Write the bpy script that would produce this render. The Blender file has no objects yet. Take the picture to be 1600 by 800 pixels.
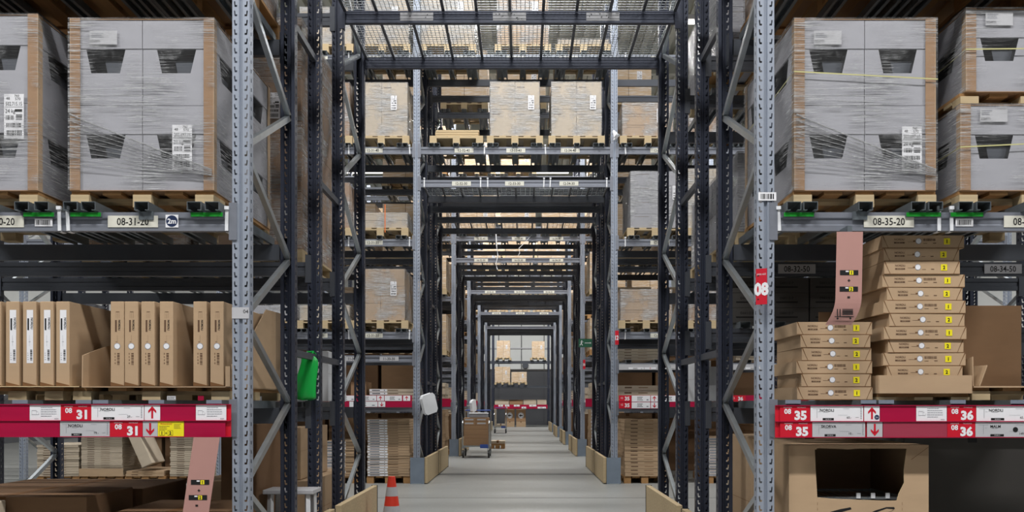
import bpy, bmesh, math, random
from mathutils import Vector, Matrix, Euler
R = random.Random(7)
sc = bpy.context.scene
COL = sc.collection
# ------------------------------------------------------------------ camera
cam_data = bpy.data.cameras.new('camera')
cam = bpy.data.objects.new('camera', cam_data); COL.objects.link(cam)
EYE = 1.13
cam.location = (0, 0, EYE)
cam.rotation_euler = (math.radians(90), 0, 0)
cam_data.sensor_width = 36; cam_data.lens = 33.75
cam_data.shift_x = -17/1600; cam_data.shift_y = 232/1600
cam_data.clip_end = 200
sc.camera = cam
# ------------------------------------------------------------------ world, exposure
w = bpy.data.worlds.new('world'); sc.world = w; w.use_nodes = True
w.node_tree.nodes['Background'].inputs[0].default_value = (0.9, 0.95, 1, 1)
w.node_tree.nodes['Background'].inputs[1].default_value = 0.02
sc.view_settings.view_transform = 'Standard'; sc.view_settings.look = 'None'
sc.view_settings.exposure = -0.03; sc.view_settings.gamma = 1
sc.view_settings.use_curve_mapping = False
sc.cycles.use_denoising = True
sc.cycles.transparent_max_bounces = 24
sc.cycles.max_bounces = 12; sc.cycles.diffuse_bounces = 2; sc.cycles.glossy_bounces = 3
# aisle lamps: (y, z, x list, watts, tilt)
LAMPS = [(-2.6, 8.2, (-6.3, 0, 6.3), 70), (1.2, 8.2, (-6.3, 0, 6.3), 520), (11.3, 8.8, (-6.3, -0.1, 6.3), 400),
         (19.2, 8.8, (-4.5, 0.0, 4.5), 330), (25.4, 8.8, (-4.5, 0.0, 4.5), 330), (31.6, 8.8, (-4.5, 0.0, 4.5), 300),
         (37.7, 8.8, (-4.5, 0.0, 4.5), 300), (45.6, 8.8, (-4.5, 0.0, 4.5), 420)]

# ------------------------------------------------------------------ materials
def lin(c):
    return tuple(((v/255)/12.92 if v/255 <= 0.04045 else ((v/255+0.055)/1.055)**2.4) for v in c)
def mat(name, rgb, rough=0.6, metal=0.0, var=0.12, scale=6.0, bump=0.0, bscale=(1, 1, 1), spec=0.5, emit=None):
    m = bpy.data.materials.new(name); m.use_nodes = True
    nt = m.node_tree; n = nt.nodes; l = nt.links
    b = n['Principled BSDF']
    b.inputs['Roughness'].default_value = rough; b.inputs['Metallic'].default_value = metal
    b.inputs['Specular IOR Level'].default_value = spec
    c = lin(rgb)
    if emit:
        b.inputs['Emission Color'].default_value = (*c, 1); b.inputs['Emission Strength'].default_value = emit
    tc = n.new('ShaderNodeTexCoord'); mp = n.new('ShaderNodeMapping'); mp.inputs['Scale'].default_value = bscale
    l.new(tc.outputs['Object'], mp.inputs[0])
    nz = n.new('ShaderNodeTexNoise'); nz.inputs['Scale'].default_value = scale; nz.inputs['Detail'].default_value = 4
    l.new(mp.outputs[0], nz.inputs['Vector'])
    mx = n.new('ShaderNodeMix'); mx.data_type = 'RGBA'
    mx.inputs[6].default_value = (*[max(0, v*(1-var)) for v in c], 1)
    mx.inputs[7].default_value = (*[min(1, v*(1+var)) for v in c], 1)
    l.new(nz.outputs['Fac'], mx.inputs[0]); l.new(mx.outputs[2], b.inputs['Base Color'])
    if bump:
        bp = n.new('ShaderNodeBump'); bp.inputs['Strength'].default_value = bump; bp.inputs['Distance'].default_value = 0.01
        l.new(nz.outputs['Fac'], bp.inputs['Height']); l.new(bp.outputs[0], b.inputs['Normal'])
    return m
M = {}
M['post'] = mat('post_paint', (158, 166, 180), 0.42, 0.3, 0.1, 9, bscale=(1, 1, .3))
M['navy'] = mat('navy_paint', (56, 61, 76), 0.4, 0.3, 0.12, 8)
M['dark'] = mat('dark_paint', (78, 82, 90), 0.45, 0.2, 0.15, 7)
M['beam'] = mat('beam_paint', (128, 132, 142), 0.4, 0.3, 0.1, 5, bscale=(.4, 1, 6))
M['galv'] = mat('galvanised_steel', (176, 182, 186), 0.32, 0.75, 0.18, 14)
M['channel'] = mat('channel_steel', (120, 128, 134), 0.4, 0.6, 0.2, 20)
M['plate'] = mat('blue_grey_plate', (120, 132, 146), 0.5, 0.1, 0.2, 8)
M['kraft'] = mat('kraft_cardboard', (182, 155, 125), 0.8, 0, 0.10, 5, 0.12, (1, 1, 3), spec=.25)
M['kraft2'] = mat('pale_cardboard', (194, 180, 160), 0.8, 0, 0.10, 5, 0.12, (1, 1, 3), spec=.25)
M['kraft3'] = mat('brown_cardboard', (156, 124, 94), 0.8, 0, 0.12, 5, 0.12, (1, 1, 3), spec=.25)
M['kraft_shade'] = mat('shaded_cardboard', (122, 94, 70), 0.85, 0, 0.12, 5, 0.12, (1, 1, 3), spec=.2)  # brown cardboard with the low-level shade put into its colour
M['edge'] = mat('cardboard_edge', (214, 190, 150), 0.85, 0, 0.2, 60, spec=.2)
M['crease'] = mat('cardboard_crease', (120, 86, 56), 0.85, 0, 0.2, 30, spec=.2)
M['grey'] = mat('grey_board', (160, 160, 167), 0.6, 0, 0.08, 4, 0.1, (1, 1, 3))
M['greydark'] = mat('charcoal_carton', (76, 73, 70), 0.7, 0, 0.1, 5)  # charcoal board; also stands in for shade on the right floor cartons
M['hole'] = mat('recess_shade_plastic', (26, 27, 31), 0.35, 0, 0.3, 12)  # dark chair parts, with the recess shade put into the colour
M['wood'] = mat('pale_pine', (184, 164, 130), 0.75, 0, 0.22, 9, 0.15, (.3, 3, 6), spec=.3)
M['woodbrown'] = mat('weathered_pine', (168, 128, 84), 0.8, 0, 0.25, 9, 0.15, (3, .3, 6), spec=.3)
M['white'] = mat('white_paper', (232, 232, 236), 0.55, 0, 0.03, 8)
M['greypaper'] = mat('grey_paper', (186, 186, 190), 0.4, 0, 0.05, 8)
M['cream'] = mat('cream_label', (214, 212, 200), 0.5, 0, 0.06, 30)
M['ink'] = mat('black_ink', (18, 18, 20), 0.5, 0, 0.1, 20)
M['inkgrey'] = mat('grey_ink', (140, 142, 150), 0.5, 0, 0.1, 20)
M['inkbrown'] = mat('brown_ink', (92, 66, 46), 0.6, 0, 0.1, 20)
M['red'] = mat('sign_red', (200, 20, 44), 0.4, 0, 0.05, 10)
M['crimson'] = mat('crimson_rail', (168, 16, 62), 0.28, 0, 0.18, 5, bscale=(.5, 1, 4))
M['crimson2'] = mat('filmed_crimson', (160, 60, 80), 0.25, 0, 0.1, 5, bscale=(.5, 1, 4))
M['yellow'] = mat('tag_yellow', (238, 222, 30), 0.5, 0, 0.04, 20)
M['green'] = mat('green_strip', (20, 150, 40), 0.45, 0, 0.06, 20)
M['bag'] = mat('green_bag_film', (20, 170, 70), 0.3, 0, 0.25, 12, 0.4, (1, 1, .3))
M['pink'] = mat('pink_strip', (178, 134, 126), 0.55, 0, 0.04, 6)
M['tie'] = mat('white_plastic', (224, 226, 230), 0.4, 0, 0.04, 20)
M['navyink'] = mat('navy_sticker', (30, 44, 78), 0.4, 0, 0.1, 20)
M['orange'] = mat('orange_strap', (232, 120, 50), 0.4, 0, 0.1, 20)
M['strap'] = mat('yellow_strap', (188, 184, 132), 0.35, 0, 0.1, 20)
M['conered'] = mat('cone_red', (226, 62, 44), 0.4, 0, 0.08, 10)
M['rubber'] = mat('black_rubber', (30, 30, 32), 0.6, 0, 0.1, 20)
M['blue'] = mat('blue_plastic', (60, 90, 170), 0.4, 0, 0.1, 20)
M['exit'] = mat('exit_green', (24, 84, 62), 0.4, 0, 0.05, 20)
M['wallwhite'] = mat('white_panel', (206, 208, 206), 0.6, 0, 0.05, 1)
M['walldark'] = mat('dark_panel', (70, 71, 75), 0.6, 0, 0.1, 1)
M['ceil'] = mat('corrugated_steel', (176, 182, 178), 0.5, 0.1, 0.08, 2)
M['tube'] = mat('lit_tube', (255, 252, 244), 0.4, 0, 0.0, 1, emit=4.0)

def kraft_wrapped():
    m = mat('wrapped_cardboard', (192, 166, 134), 0.35, 0, 0.15, 5)
    nt = m.node_tree; n = nt.nodes; l = nt.links; b = n['Principled BSDF']
    tc = n.new('ShaderNodeTexCoord'); mp = n.new('ShaderNodeMapping'); mp.inputs['Scale'].default_value = (2, 2, 26)
    l.new(tc.outputs['Object'], mp.inputs[0])
    nz = n.new('ShaderNodeTexNoise'); nz.inputs['Scale'].default_value = 3; nz.inputs['Detail'].default_value = 5
    l.new(mp.outputs[0], nz.inputs['Vector'])
    cr = n.new('ShaderNodeValToRGB'); cr.color_ramp.elements[0].position = .5; cr.color_ramp.elements[1].position = .74
    l.new(nz.outputs['Fac'], cr.inputs[0])
    mx = n.new('ShaderNodeMix'); mx.data_type = 'RGBA'
    src = b.inputs['Base Color'].links[0].from_socket
    l.new(src, mx.inputs[6]); mx.inputs[7].default_value = (.72, .72, .72, 1); l.new(cr.outputs[0], mx.inputs[0])
    l.new(mx.outputs[2], b.inputs['Base Color'])
    bp = n.new('ShaderNodeBump'); bp.inputs['Strength'].default_value = .5; bp.inputs['Distance'].default_value = .02
    l.new(nz.outputs['Fac'], bp.inputs['Height']); l.new(bp.outputs[0], b.inputs['Normal'])
    return m
M['wrapped'] = kraft_wrapped()

def film(name, haze, lo, hi):  # white streaks are stretch whitening plus painted lamp glints
    m = bpy.data.materials.new(name); m.use_nodes = True
    nt = m.node_tree; n = nt.nodes; l = nt.links
    b = n['Principled BSDF']; out = n['Material Output']
    b.inputs['Base Color'].default_value = (.93, .94, .96, 1); b.inputs['Roughness'].default_value = .16
    b.inputs['Specular IOR Level'].default_value = 1.0
    tc = n.new('ShaderNodeTexCoord')
    def streak(scale, rot, base):
        mp = n.new('ShaderNodeMapping'); mp.inputs['Scale'].default_value = scale; mp.inputs['Rotation'].default_value = rot
        l.new(tc.outputs['Object'], mp.inputs[0])
        z = n.new('ShaderNodeTexNoise'); z.inputs['Scale'].default_value = base; z.inputs['Detail'].default_value = 6
        z.inputs['Roughness'].default_value = .6
        l.new(mp.outputs[0], z.inputs['Vector']); return z
    a = streak((2.0, 2.0, 64), (0, .035, 0), 3)
    c = streak((1, 1, 1), (0, 0, 0), 3)
    cr = n.new('ShaderNodeValToRGB'); cr.color_ramp.elements[0].position = lo; cr.color_ramp.elements[1].position = hi
    l.new(a.outputs['Fac'], cr.inputs[0])
    m2 = n.new('ShaderNodeMath'); m2.operation = 'MULTIPLY'; l.new(cr.outputs[0], m2.inputs[0])
    cr2 = n.new('ShaderNodeValToRGB'); cr2.color_ramp.elements[0].position = .42; cr2.color_ramp.elements[1].position = .62
    l.new(c.outputs['Fac'], cr2.inputs[0]); l.new(cr2.outputs[0], m2.inputs[1])
    m3 = n.new('ShaderNodeMath'); m3.operation = 'MULTIPLY_ADD'; m3.inputs[1].default_value = .85; m3.inputs[2].default_value = haze
    m3.use_clamp = True
    l.new(m2.outputs[0], m3.inputs[0])
    bp = n.new('ShaderNodeBump'); bp.inputs['Strength'].default_value = 1.0; bp.inputs['Distance'].default_value = .06
    l.new(a.outputs['Fac'], bp.inputs['Height']); l.new(bp.outputs[0], b.inputs['Normal'])
    t = n.new('ShaderNodeBsdfTransparent'); mx = n.new('ShaderNodeMixShader')
    l.new(m3.outputs[0], mx.inputs[0]); l.new(t.outputs[0], mx.inputs[1]); l.new(b.outputs[0], mx.inputs[2])
    l.new(mx.outputs[0], out.inputs['Surface'])
    return m
M['film'] = film('stretch_film', .07, .47, .60)
M['film2'] = film('glare_stretch_film', .22, .42, .58)  # more white haze, painted in for glare
M['filmrope'] = film('twisted_film', .55, .4, .7)

def concrete():
    m = mat('concrete_floor', (152, 153, 150), 0.38, 0, 0.10, 1.4, 0.0)
    nt = m.node_tree; n = nt.nodes; l = nt.links; b = n['Principled BSDF']
    nz = n.new('ShaderNodeTexNoise'); nz.inputs['Scale'].default_value = 30; nz.inputs['Detail'].default_value = 8
    tc = n.new('ShaderNodeTexCoord'); l.new(tc.outputs['Object'], nz.inputs['Vector'])
    src = b.inputs['Base Color'].links[0].from_socket
    mx = n.new('ShaderNodeMix'); mx.data_type = 'RGBA'; mx.blend_type = 'MULTIPLY'; mx.inputs[0].default_value = .35
    l.new(src, mx.inputs[6]); l.new(nz.outputs['Fac'], mx.inputs[7]); l.new(mx.outputs[2], b.inputs['Base Color'])
    return m
M['floor'] = concrete()

# ------------------------------------------------------------------ mesh builder
class MB:
    def __init__(s): s.v = []; s.f = []; s.m = []; s.mats = []
    def mi(s, m):
        if m not in s.mats: s.mats.append(m)
        return s.mats.index(m)
    def add(s, vs, fs, m):
        o = len(s.v); s.v += [tuple(v) for v in vs]; k = s.mi(m)
        for f in fs: s.f.append(tuple(o+i for i in f)); s.m.append(k)
        return s
    def box(s, x0, x1, y0, y1, z0, z1, m, T=None):
        vs = [(x, y, z) for x in (x0, x1) for y in (y0, y1) for z in (z0, z1)]
        if T: vs = [T @ Vector(v) for v in vs]
        return s.add(vs, [(0, 1, 3, 2), (4, 6, 7, 5), (0, 4, 5, 1), (2, 3, 7, 6), (0, 2, 6, 4), (1, 5, 7, 3)], m)
    def bar(s, p, q, w, h, m):
        p = Vector(p); q = Vector(q); d = q-p; L = d.length
        rot = d.to_track_quat('Y', 'Z').to_matrix().to_4x4()
        return s.box(-w/2, w/2, 0, L, -h/2, h/2, m, Matrix.Translation(p) @ rot)
    def tube(s, pts, r, m, n=8, caps=True):
        pts = [Vector(p) for p in pts]; rr = r if isinstance(r, (list, tuple)) else [r]*len(pts)
        vs = []; fs = []
        for i, p in enumerate(pts):
            d = (pts[min(i+1, len(pts)-1)]-pts[max(i-1, 0)]).normalized()
            q = d.to_track_quat('Z', 'Y')
            for k in range(n):
                a = 2*math.pi*k/n
                vs.append(p + q @ Vector((math.cos(a)*rr[i], math.sin(a)*rr[i], 0)))
        for i in range(len(pts)-1):
            for k in range(n):
                fs.append((i*n+k, i*n+(k+1) % n, (i+1)*n+(k+1) % n, (i+1)*n+k))
        if caps: fs += [tuple(range(n))[::-1], tuple((len(pts)-1)*n+k for k in range(n))]
        return s.add(vs, fs, m)
    def poly(s, pts, y, m):          # flat polygon in the X-Z plane at y
        return s.add([(p[0], y, p[1]) for p in pts], [tuple(range(len(pts)))], m)
    def disc(s, x, z, r, y, m, n=20):
        return s.poly([(x+r*math.cos(2*math.pi*k/n), z+r*math.sin(2*math.pi*k/n)) for k in range(n)], y, m)
    def text(s, t, x, z, h, y, m, sx=1.0, rot=0, align='C', bold=0.0):
        vs, fs = text_geo(t, bold)
        if not vs: return s
        c, sn = math.cos(rot), math.sin(rot)
        x0 = min(v[0] for v in vs); x1 = max(v[0] for v in vs)
        z0 = 0; zc = .35
        off = {'C': (x0+x1)/2, 'L': x0, 'R': x1}[align]
        out = []
        for vx, vz in vs:
            u = (vx-off)*h/0.7*sx; ww = (vz-zc)*h/0.7
            out.append((x+u*c-ww*sn, y, z+u*sn+ww*c))
        return s.add(out, fs, m)
    def data(s, name):
        me = bpy.data.meshes.new(name); me.from_pydata(s.v, [], s.f)
        for m in s.mats: me.materials.append(M[m])
        me.polygons.foreach_set('material_index', s.m); me.update()
        return me
    def build(s, name, parent=None, loc=(0, 0, 0), rot=(0, 0, 0), bevel=0, **k):
        return place(name, s.data(name), parent, loc, rot, bevel, **k)
_tc = {}
def text_geo(t, bold=0.0):
    key = (t, bold)
    if key in _tc: return _tc[key]
    cu = bpy.data.curves.new('t', 'FONT'); cu.body = t; cu.size = 1; cu.resolution_u = 2; cu.offset = bold
    ob = bpy.data.objects.new('t', cu); COL.objects.link(ob)
    dg = bpy.context.evaluated_depsgraph_get(); me = bpy.data.meshes.new_from_object(ob.evaluated_get(dg))
    r = ([(v.co.x, v.co.y) for v in me.vertices], [tuple(p.vertices) for p in me.polygons])
    bpy.data.objects.remove(ob); bpy.data.curves.remove(cu); bpy.data.meshes.remove(me)
    _tc[key] = r
    return r
def tag(o, label=None, cat=None, group=None, kind=None):
    if label and len(label.split()) > 16: print('LONG', label)
    if label: o['label'] = label
    if cat: o['category'] = cat
    if group: o['group'] = group
    if kind: o['kind'] = kind
    return o
def place(name, me, parent=None, loc=(0, 0, 0), rot=(0, 0, 0), bevel=0, label=None, cat=None, group=None, kind=None):
    o = bpy.data.objects.new(name, me); COL.objects.link(o)
    o.location = loc; o.rotation_euler = rot; o.parent = parent
    if bevel:
        b = o.modifiers.new('bevel', 'BEVEL'); b.width = bevel; b.segments = 2; b.limit_method = 'ANGLE'
    return tag(o, label, cat, group, kind)
def empty(name, loc, label=None, cat=None, group=None, rz=0):
    o = bpy.data.objects.new(name, None); COL.objects.link(o); o.location = loc; o.rotation_euler = (0, 0, rz)
    o.empty_display_size = .1
    return tag(o, label, cat, group)
def copy_tree(o, parent=None):
    c = o.copy(); COL.objects.link(c); c.parent = parent
    for ch in list(o.children): copy_tree(ch, c)
    return c
def barcode(mb, x0, x1, z0, z1, y, m='ink', horiz=True, n=None, seed=3):
    r = random.Random(seed); p = x0 if horiz else z0; end = x1 if horiz else z1
    step = (end-p)/(n or 22)
    while p < end-step*.5:
        ww = step*r.choice((.35, .5, .8, 1.1))
        if horiz: mb.poly([(p, z0), (min(p+ww, end), z0), (min(p+ww, end), z1), (p, z1)], y, m)
        else: mb.poly([(x0, p), (x1, p), (x1, min(p+ww, end)), (x0, min(p+ww, end))], y, m)
        p += ww+step*r.choice((.3, .5, .7))
    return mb
def rect(mb, x0, x1, z0, z1, y, m): return mb.poly([(x0, z0), (x1, z0), (x1, z1), (x0, z1)], y, m)
def lines(mb, x0, x1, z0, z1, n, y, m='inkgrey', seed=1, th=.3):
    r = random.Random(seed)
    for k in range(n):
        z = z1-(z1-z0)*(k+.5)/n; hh = (z1-z0)/n*th*.5
        p = x0; end = x0+(x1-x0)*r.uniform(.6, 1)
        while p < end:
            q = min(end, p+(x1-x0)*r.uniform(.06, .2)); rect(mb, p, q, z-hh, z+hh, y, m); p = q+(x1-x0)*.02
    return mb

# ------------------------------------------------------------------ the setting
WX0, WX1, WY0, WY1, CH = -15.0, 15.0, -8.0, 53.0, 10.2
MB().box(WX0, WX1, WY0, WY1, -.2, 0, 'floor').build('floor', kind='structure')
cb = MB().box(WX0, WX1, WY0, WY1, CH+.12, CH+.3, 'ceil')
x = WX0
while x < WX1:
    cb.box(x, x+.14, WY0, WY1, CH, CH+.12, 'ceil'); x += .3
y = WY0+2.5
while y < WY1:
    cb.box(WX0, WX1, y, y+.2, CH-.45, CH, 'ceil'); y += 6.1
cb.build('ceiling', kind='structure')
def wall(name, x0, x1, y0, y1, along):
    mb = MB()
    mb.box(x0, x1, y0, y1, 0, 3.05, 'walldark'); mb.box(x0, x1, y0, y1, 3.05, CH+.3, 'wallwhite')
    return mb.build(name, kind='structure')
wall('wall_left', WX0-.2, WX0, WY0, WY1, 0); wall('wall_right', WX1, WX1+.2, WY0, WY1, 0)
wall('wall_back', WX0-.2, WX1+.2, WY1, WY1+.2, 1); MB().box(WX0-.2, WX1+.2, WY0-.2, WY0, 0, CH+.3, 'walldark').build('wall_front', kind='structure')
tb = MB()
for k in range(-6, 9):
    tb.box(-.1+k*1.25, -.06+k*1.25, WY1-.03, WY1, 0, CH, 'walldark')
tb.box(WX0, WX1, WY1-.05, WY1, 3.0, 3.08, 'greydark'); tb.box(WX0, WX1, WY1-.05, WY1, 4.2, 4.26, 'greypaper')
tb.build('trim_1', kind='structure')
for i, (y, z0, z1) in enumerate(((15.4, 0.0005, .004), (15.62, 0.0005, .004))):
    MB().box(-1.36, 1.14, y, y+.035, z0, z1, 'rubber').build('trim_%d' % (i+2), kind='structure')
for k in range(3):
    MB().box(-12, 12, 11.6+14*k, 11.606+14*k, 0.0004, .002, 'greydark').build('trim_%d' % (k+4), kind='structure')

# lamps
def lamp(x, y, z, watts, side, n):
    e = empty('ceiling_lamp', (x, y, z), 'long tube lamp hanging %s above the %s aisle' % (side, n), 'lamp', 'tube lamps above the aisles')
    MB().box(-1.6, 1.6, -.11, .11, 0, .09, 'tie').build('housing', e)
    MB().tube([(-1.5, 0, -.035), (1.5, 0, -.035)], .03, 'tube', 10).build('tube', e)
    MB().tube([(-1.2, 0, .09), (-1.2, 0, CH-z)], .008, 'galv', 6).build('hanger', e)
    MB().tube([(1.2, 0, .09), (1.2, 0, CH-z)], .008, 'galv', 6).build('hanger', e)
    L = bpy.data.lights.new('lamp_light', 'AREA'); L.shape = 'RECTANGLE'; L.size = 3.2; L.size_y = .35
    L.energy = watts; L.color = (1, .992, .98)
    o = bpy.data.objects.new('lamp_light', L); COL.objects.link(o); o.parent = e; o.location = (0, 0, -.08)
    return e
NTH = ['entrance', 'camera', 'second', 'third', 'fourth', 'fifth', 'sixth', 'last']
for i, (y, z, xs, wt) in enumerate(LAMPS):
    for x, sd in zip(xs, ('on the left', 'in the middle', 'on the right')):
        lamp(x, y, z, wt, sd, NTH[i])

# ------------------------------------------------------------------ pallet rack kit
POST_H = 7.25; PITCH = .05
def post_mesh(matn, h):
    mb = MB(); W = .046
    prof = [(-.024, .07), (-W, .07), (-W, .0), (-.010, 0), (-.006, .012), (.006, .012), (.010, 0), (W, 0), (W, .07), (.024, .07)]
    def strip(a, b, z0, z1):
        mb.add([(a[0], a[1], z0), (b[0], b[1], z0), (b[0], b[1], z1), (a[0], a[1], z1)], [(0, 1, 2, 3)], matn)
    for i in (0, 3, 4, 5, 8): strip(prof[i], prof[i+1], 0, h)
    n = int(h/PITCH)
    def lerp(a, b, t): return (a[0]+(b[0]-a[0])*t, a[1]+(b[1]-a[1])*t)
    for (a, b, mirror) in ((prof[2], prof[3], False), (prof[7], prof[6], True)):
        # web strips with a comma shaped slot in every pitch
        u0, u1, u2, u3 = .26, .48, .72, 1.0
        strip(a, lerp(a, b, u0), 0, h); strip(lerp(a, b, u2), b, 0, h)
        for k in range(n):
            z = k*PITCH
            c0, c1, c2 = lerp(a, b, u0), lerp(a, b, u1), lerp(a, b, u2)
            strip(c0, c2, z, z+.009)
            strip(c0, c2, z+.039, z+PITCH)
            # part right of the upright slot, above the foot
            mb.add([(c1[0], 0, z+.019), (c2[0], 0, z+.019), (c2[0], 0, z+.039), (c1[0]-(c1[0]-c0[0])*.2, 0, z+.039)], [(0, 1, 2, 3)], matn)
            mb.add([(c0[0], 0, z+.009), (c0[0]+(c1[0]-c0[0])*.4, 0, z+.009), (c0[0], 0, z+.030)], [(0, 1, 2)], matn)
    for (a, b) in ((prof[1], prof[2]), (prof[7], prof[8])):
        strip(a, lerp(a, b, .38), 0, h); strip(lerp(a, b, .58), b, 0, h)
        for k in range(n):
            z = k*PITCH; c0, c1 = lerp(a, b, .38), lerp(a, b, .58)
            strip(c0, c1, z, z+.014); strip(c0, c1, z+.034, z+PITCH)
    return mb.data('post')
POST = {k: post_mesh(k, POST_H) for k in ('post', 'navy', 'dark')}
FOOT = MB().box(-.07, .07, -.03, .1, 0, .008, 'galv').box(-.052, .052, -.004, .075, .008, .07, 'galv').data('foot_plate')
PLATE_W = .004
def brace_data(dy, dz, m='galv'):
    mb = MB(); d = Vector((0, dy, dz))
    mb.bar((0, 0, 0), d, .030, .036, m)
    mb.tube([(-.045, .0, .0), (.045, .0, .0)], .006, m, 6)
    return mb.data('brace')
_br = {}
def brace(parent, z0, z1, dy, m='galv'):
    k = (round(dy, 3), round(z1-z0, 3), m)
    if k not in _br: _br[k] = brace_data(dy, z1-z0, m)
    return place('brace', _br[k], parent, (0, .035, z0))
def frame(rack, x, y0, y1, m0, m1, flip=False, braces=True, feet=True, step=.92):
    """two posts and the zigzag between them; rack space is world space shifted by the rack's own origin"""
    ox, oy, _ = rack.location
    a = place('post', POST[m0], rack, (x-ox, y0-oy, 0))
    b = place('post', POST[m1], rack, (x-ox, y1-oy, 0), (0, 0, math.pi))
    if feet:
        place('foot_plate', FOOT, a); place('foot_plate', FOOT, b)
    if braces:
        dy = y1-y0-.07; z = .68; hi = 7.0
        lo = .22
        while z < hi:
            if not flip: brace(a, z, lo, dy); 
            else: brace(a, lo, z, dy)
            if lo+step < hi:
                if not flip: brace(a, z, lo+step, dy)
                else: brace(a, lo+step, z, dy)
            z += step; lo += step
    return a, b
BH = .1
_bd = {}
def beam_data(L, m):
    k = (round(L, 3), m)
    if k in _bd: return _bd[k]
    mb = MB(); h = BH
    # ribbed box section, front at y=-.012, top at z=0
    prof = [(0, 0), (0, -.030), (.008, -.036), (.008, -.064), (0, -.070), (0, -h), (.045, -h), (.045, 0)]
    n = len(prof); vs = [(xx, p[0], p[1]) for xx in (0, L) for p in prof]
    fs = [(i, (i+1) % n, n+(i+1) % n, n+i) for i in range(n)] + [tuple(range(n)), tuple(range(2*n-1, n-1, -1))]
    mb.add(vs, fs, m)
    for xx in (0, L):      # hooked end plates lapping the posts
        s = 1 if xx == 0 else -1
        x0, x1 = sorted((xx-s*.03, xx+s*.012))
        mb.box(x0, x1, -.012, -.004, -h-.05, .05, m)
        mb.box(*sorted((xx, xx+s*.006)), -.008, .045, -h-.05, .05, m)
    _bd[k] = mb.data('beam'); return _bd[k]
def beam(rack, x0, x1, y, ztop, m, back=False):
    ox, oy, _ = rack.location
    d = beam_data(x1-x0-.1, m)
    if not back: return place('beam', d, rack, (x0+.05-ox, y-oy+.004, ztop))
    return place('beam', d, rack, (x1-.05-ox, y-oy-.004, ztop), (0, 0, math.pi))
def location_label(bm, text, x, w=.265, h=.062, z=-.05, m='cream'):
    mb = MB().box(-w/2, w/2, -.0035, 0, -h/2, h/2, m)
    mb.text(text, 0, 0, h*.62, -.0042, 'ink', sx=.86, bold=.012)
    return mb.build('location_label', bm, (x, 0, z))
def zip_tie(bm, x, zb=-.012):
    mb = MB()
    mb.box(-.009, .009, -.01, -.005, -BH-.006, .03, 'tie').box(-.009, .009, -.01, .05, -BH-.006, -BH-.001, 'tie')
    mb.box(-.012, .012, -.018, -.004, .012, .03, 'tie')
    return mb.build('zip_tie', bm, (x, 0, 0), (0, R.uniform(-.06, .06), 0))
_sb = {}
def bar_data(L):
    k = round(L, 3)
    if k not in _sb:
        mb = MB(); w, h, t = .076, .046, .003
        # hat section open below, seen end-on as a C
        mb.box(-w/2, w/2, 0, L, h-t, h, 'channel'); mb.box(-w/2, -w/2+t, 0, L, 0, h-t, 'channel'); mb.box(w/2-t, w/2, 0, L, 0, h-t, 'channel')
        mb.box(-w/2+t, -w/2+.02, 0, L, 0, t, 'channel'); mb.box(w/2-.02, w/2-t, 0, L, 0, t, 'channel')
        _sb[k] = mb.data('support_bar')
    return _sb[k]
def support_bars(rack, xs, y0, y1, z, over=.04):
    ox, oy, _ = rack.location
    for x in xs:
        place('support_bar', bar_data(y1-y0+over-.002), rack, (x-ox, y0-over-oy, z+.0005))
def bar_xs(xc, w=.8, dbl=True):
    if dbl: return [xc-w/2+.05, xc-w/2+.13, xc, xc+w/2-.13, xc+w/2-.05]
    return [xc-w/2+.08, xc, xc+w/2-.08]
BARH = .0465
_dk = {}
def deck(rack, x0, x1, y0, y1, z, fine=True):
    ox, oy, _ = rack.location
    k = (round(x1-x0, 2), round(y1-y0, 2), fine)
    if k not in _dk:
        mb = MB(); W = x1-x0; D = y1-y0; sx = .035 if fine else .07; sy = .05 if fine else .1; t = .0023 if fine else .0028
        n = int(W/sx)
        for i in range(n+1): mb.box(i*W/n-t, i*W/n+t, 0, D, .001, .004, 'galv')
        n = int(D/sy)
        for i in range(n+1): mb.box(0, W, i*D/n-t, i*D/n+t, .004, .007, 'galv')
        nb = 10
        for i in range(nb+1):
            xx = min(max(i*W/nb, .015), W-.015); mb.box(xx-.012, xx+.012, 0, D, -.014, .001, 'dark')
            mb.box(xx-.012, xx+.012, -.006, 0, -.09, .001, 'dark')
        _dk[k] = mb.data('wire_deck')
    return place('wire_deck', _dk[k], rack, (x0-ox, y0-oy, z+.015))

TX0, TX1 = -1.51, 1.30
BAYX = 2.8
OFF1 = [0, 1.09, 1.80, 2.68, 3.78]
def spacer(rack, x, ya, yb, z):
    ox, oy, _ = rack.location
    return MB().bar((0, 0, 0), (0, yb-ya-.07, 0), .03, .04, 'galv').build('row_spacer', rack, (x-ox, ya-oy+.07 if True else 0, z))

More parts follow.
